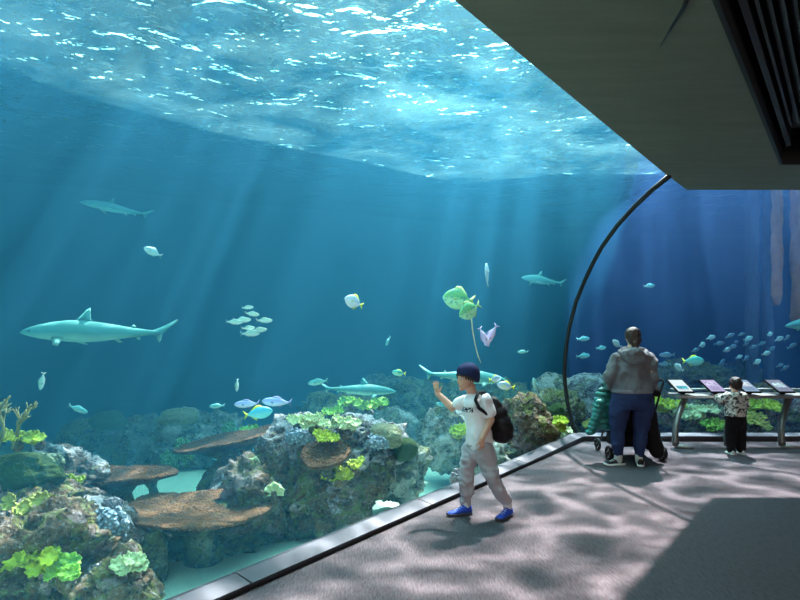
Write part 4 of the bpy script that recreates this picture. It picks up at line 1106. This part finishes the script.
t = MB(); t.loft([[Vector((xx, SY+.02+.26*math.cos(a), .80+.20*math.sin(a))) for a in [PI*k/12 for k in range(13)]]+[Vector((xx, SY+.02+.24*math.cos(a), .79+.18*math.sin(a))) for a in [PI*k/12 for k in range(12, -1, -1)]] for xx in (x0+.04, (x0+x1)/2, x1-.04)]); t.build('sunshade', FAB, st)
t = MB(); t.box(((x0+x1)/2, SY+.10, .22), (x1-x0-.10, .30, .16)); t.build('basket', FAB, st, bevel=.02)
for k in children(st):
    k.data.transform(Matrix.Translation(-st.location))
    for k2 in children(k): k2.data.transform(Matrix.Translation(-st.location))
# long dark coat hanging beside the stroller
s = MB(); limb(s, [Wp(648, 408, .16), Wp(652, 428, .14), Wp(657, 452, .10)], [.07, .085, .075]); s.box(Wp(652, 430, .16), (.10, .14, .50), None, .8)
cg = organic('dark_coat', s, cloth('black_wool', (.010, .010, .012)), .011, None, 6, .012, 8)
tag(cg, 'long black coat hanging off the stroller by the woman\'s right leg', 'coat'); rebase(cg, Wp(652, 457, .14))
TEAL = plain('teal_nylon', (.02, .17, .15), .42, var=.2, scale=30, bump=.4, bd=.004)
s = MB()
for k in range(7):
    f = k/6; c = Wp(604.5-1.5*f, 394+32*f, .26); s.ell(c, (.12+.03*math.sin(PI*f), .09, .047), 18, 9)
pj = organic('puffer_jacket', s, TEAL, .008, None, 3, .008, 14)
tag(pj, 'teal quilted puffer jacket draped over the stroller beside the woman', 'jacket')
s = MB()
for k in range(8):
    f = k/7; c = Wp(600-9.5*f**1.2, 402+30*f, .18); s.ell(c, (.060, .058, .040), 14, 8)
organic('sleeve', s, TEAL, .008, pj, 3, .006, 16)
s = MB(); s.ell(Wp(608, 385, .25), (.075, .075, .075), 16, 10); s.ell(Wp(606, 390, .25), (.10, .08, .045)); organic('hood', s, plain('teal_dark', (.012, .085, .075), .5, bump=.4), .008, pj, 3, .008, 12)
rebase(pj, Wp(604, 430, .26))

# ------------------------------------------------------------ display rail
DY = 7.95
def Dp(px, py, dy=0.0): return at(px, py, DY+dy)
RS = m_steel('rail_steel', (.42, .41, .39), .35)
rail = empty('display_rail', (Dp(738, 440).x, DY, 0)); tag(rail, 'long brushed metal display rail on curved legs before the far window', 'rail')
zt = Dp(700, 395).z; xa = Dp(677, 396).x; xb = xa+3.4
m = MB(); m.box(((xa+xb)/2, DY+.12, zt-.02), (xb-xa, .34, .045)); tp = m.build('rail_top', RS, rail, smooth=False, bevel=.008)
m = MB(); m.tube([(xa+.05, DY+.30, zt+.05), (xb, DY+.30, zt+.05)], .014, 10); m.build('back_tube', RS, rail)
for lx in (690, 741, 795, 845):
    x = Dp(lx, 400).x; m = MB(); P = []
    for k in range(13):
        f = k/12; P.append(Vector((x-.30*math.sin(PI*.5*f)+.06*f*f, DY+.12-.22*math.sin(PI*.5*f)*1.0, (zt-.04)*(1-f)+.03*f)))
    rings = []
    for i, p in enumerate(P):
        w_ = .035+.012*abs(i-6)/6; d_ = .045
        rings.append([p+Vector((w_*math.cos(a), d_*math.sin(a), 0)) for a in [2*PI*k/14 for k in range(14)]])
    m.loft(rings); lg = m.build('leg', plain('leg_metal', (.16, .155, .15), .4, .6), rail)
    q = MB(); b = P[-1]; q.tube([b+Vector((-.02, 0, -.0)), b+Vector((.10, -.05, -.008)), b+Vector((.20, -.09, -.018))], [.036, .030, .012], 10); q.build('foot', RS, lg)
for k in children(rail):
    k.data.transform(Matrix.Translation(-rail.location))
    for k2 in children(k): k2.data.transform(Matrix.Translation(-rail.location))
def m_screen(i):
    t = NT('screen%d' % i); x, y, z = t.sep(t.co.outputs['Generated'])[:3]
    bgc = [(.62, .74, .78), (.42, .38, .62), (.22, .34, .50), (.20, .24, .34)][i]; pic = [(.10, .55, .68), (.62, .60, .85), (.70, .80, .90), (.55, .78, .88)][i]
    def win(v, lo, hi): return t.math('MULTIPLY', t.math('GREATER_THAN', v, lo), t.math('LESS_THAN', v, hi))
    f = t.noise(6, 3, .6, t.co.outputs['Generated'])
    pm = t.math('MULTIPLY', win(x, .12, .88), win(y, [.20, .50, .42, .35][i], [.46, .86, .80, .75][i]))
    c = t.mix(pm, bgc, t.mix(t.ramp(f, [(.45, 0), (.55, 1)]), pic, tuple(v*.45 for v in pic)))
    ln = t.math('MULTIPLY', t.math('MULTIPLY', win(x, .15, .8), win(y, .06, [.16, .4, .36, .28][i])), t.math('GREATER_THAN', t.math('SINE', t.math('MULTIPLY', y, 130.0)), .35))
    c = t.mix(ln, c, (.12, .13, .18)); e = t.n('ShaderNodeEmission'); e.inputs[1].default_value = 1.3; t.l(c, e.inputs[0]); t.l(e.outputs[0], t.out.inputs['Surface']); return t.m
LB = ['bright white and cyan lit display panel, first on the rail near the woman', 'lilac lit display panel just to the toddler\'s outstretched hand side', 'dark blue lit display panel half hidden by the toddler\'s head', 'grey-blue lit display panel with a pale picture, past the toddler']
for i, bx in enumerate((686, 719, 753, 787)):
    c = Dp(bx, 393, -.05); sc_ = empty('display_screen', (c.x, DY-.05, zt+.01)); sc_.rotation_euler = (math.radians(22), 0, 0); tag(sc_, LB[i], 'screen')
    m = MB(); m.box((0, .19, .03), (.23, .38, .022)); m.build('frame', plain('bezel', (.008, .008, .009), .9, spec=.05), sc_, smooth=False, bevel=.006)
    m = MB(); m.box((0, .19, .0425), (.195, .335, .002)); m.build('screen', m_screen(i), sc_, smooth=False)
    m = MB(); m.box((0, .10, -.005), (.06, .05, .06)); m.build('bracket', FR, sc_, smooth=False)
# ============================================================ camera, light
cam = bpy.data.cameras.new('camera'); co = bpy.data.objects.new('camera', cam); COL.objects.link(co)
co.location = (0, 0, EYE); co.rotation_euler = (PI/2, 0, 0)
cam.sensor_width = 36; cam.lens = 36*F/800; cam.shift_y = (HZ-300)/800; cam.clip_start = .05; cam.clip_end = 200
SC.camera = co
WORLD, SUN, HALL = 2.5, 66.0, 90
w = bpy.data.worlds.new('sky'); SC.world = w; w.use_nodes = True
bg = w.node_tree.nodes['Background']; bg.inputs[0].default_value = (.62, .85, 1.0, 1); bg.inputs[1].default_value = WORLD
# daylight from overhead, dim towards the horizon
wt = w.node_tree; tc = wt.nodes.new('ShaderNodeTexCoord'); sx = wt.nodes.new('ShaderNodeSeparateXYZ'); mr = wt.nodes.new('ShaderNodeMapRange')
wt.links.new(tc.outputs['Generated'], sx.inputs[0]); wt.links.new(sx.outputs[2], mr.inputs['Value'])
mr.inputs['From Min'].default_value = .5; mr.inputs['From Max'].default_value = .85; mr.inputs['To Min'].default_value = .10; mr.inputs['To Max'].default_value = WORLD
wt.links.new(mr.outputs[0], bg.inputs[1])
def sun(d, e, ang, col):
    l = bpy.data.lights.new('sun', 'SUN'); l.energy = e; l.angle = math.radians(ang); l.color = col
    o = bpy.data.objects.new('sun', l); COL.objects.link(o)
    o.rotation_euler = Vector(d).to_track_quat('-Z', 'Y').to_euler(); return o
sun((-.71, -1.9, -3.4), SUN, 1.2, (1, .86, .84))
def area(name, loc, to, sx, sy, e, col=(1, 1, 1)):
    l = bpy.data.lights.new(name, 'AREA'); l.shape = 'RECTANGLE'; l.size = sx; l.size_y = sy; l.energy = e; l.color = col
    o = bpy.data.objects.new(name, l); COL.objects.link(o); o.location = loc
    o.rotation_euler = (Vector(to)-Vector(loc)).to_track_quat('-Z', 'Y').to_euler(); return o
area('hall_lamp', (1.5, -3, 3.3), (2.5, 4, .8), 3, 2, HALL, (1, .93, .86))
area('skylight_lamp', (.55, 7.9, 5.95), (.2, 5, 2), 1.0, .8, 520, (1, .95, .85))
area('surface_fill_lamp', (2.6, 9.6, 5.9), (2.6, 8.6, 0), 5, 2.4, 520, (.95, 1, 1))  # added fill that brightens the water surface and haze towards the right
SC.view_settings.view_transform = 'Standard'; SC.view_settings.look = 'None'
SC.view_settings.exposure = 0; SC.view_settings.gamma = 1
cy = SC.cycles
cy.use_denoising = True; cy.denoiser = 'OPENIMAGEDENOISE'
cy.max_bounces = 6; cy.diffuse_bounces = 2; cy.glossy_bounces = 3; cy.transmission_bounces = 3; cy.transparent_max_bounces = 16; cy.volume_bounces = 1
cy.caustics_reflective = False; cy.caustics_refractive = False; cy.sample_clamp_indirect = 6
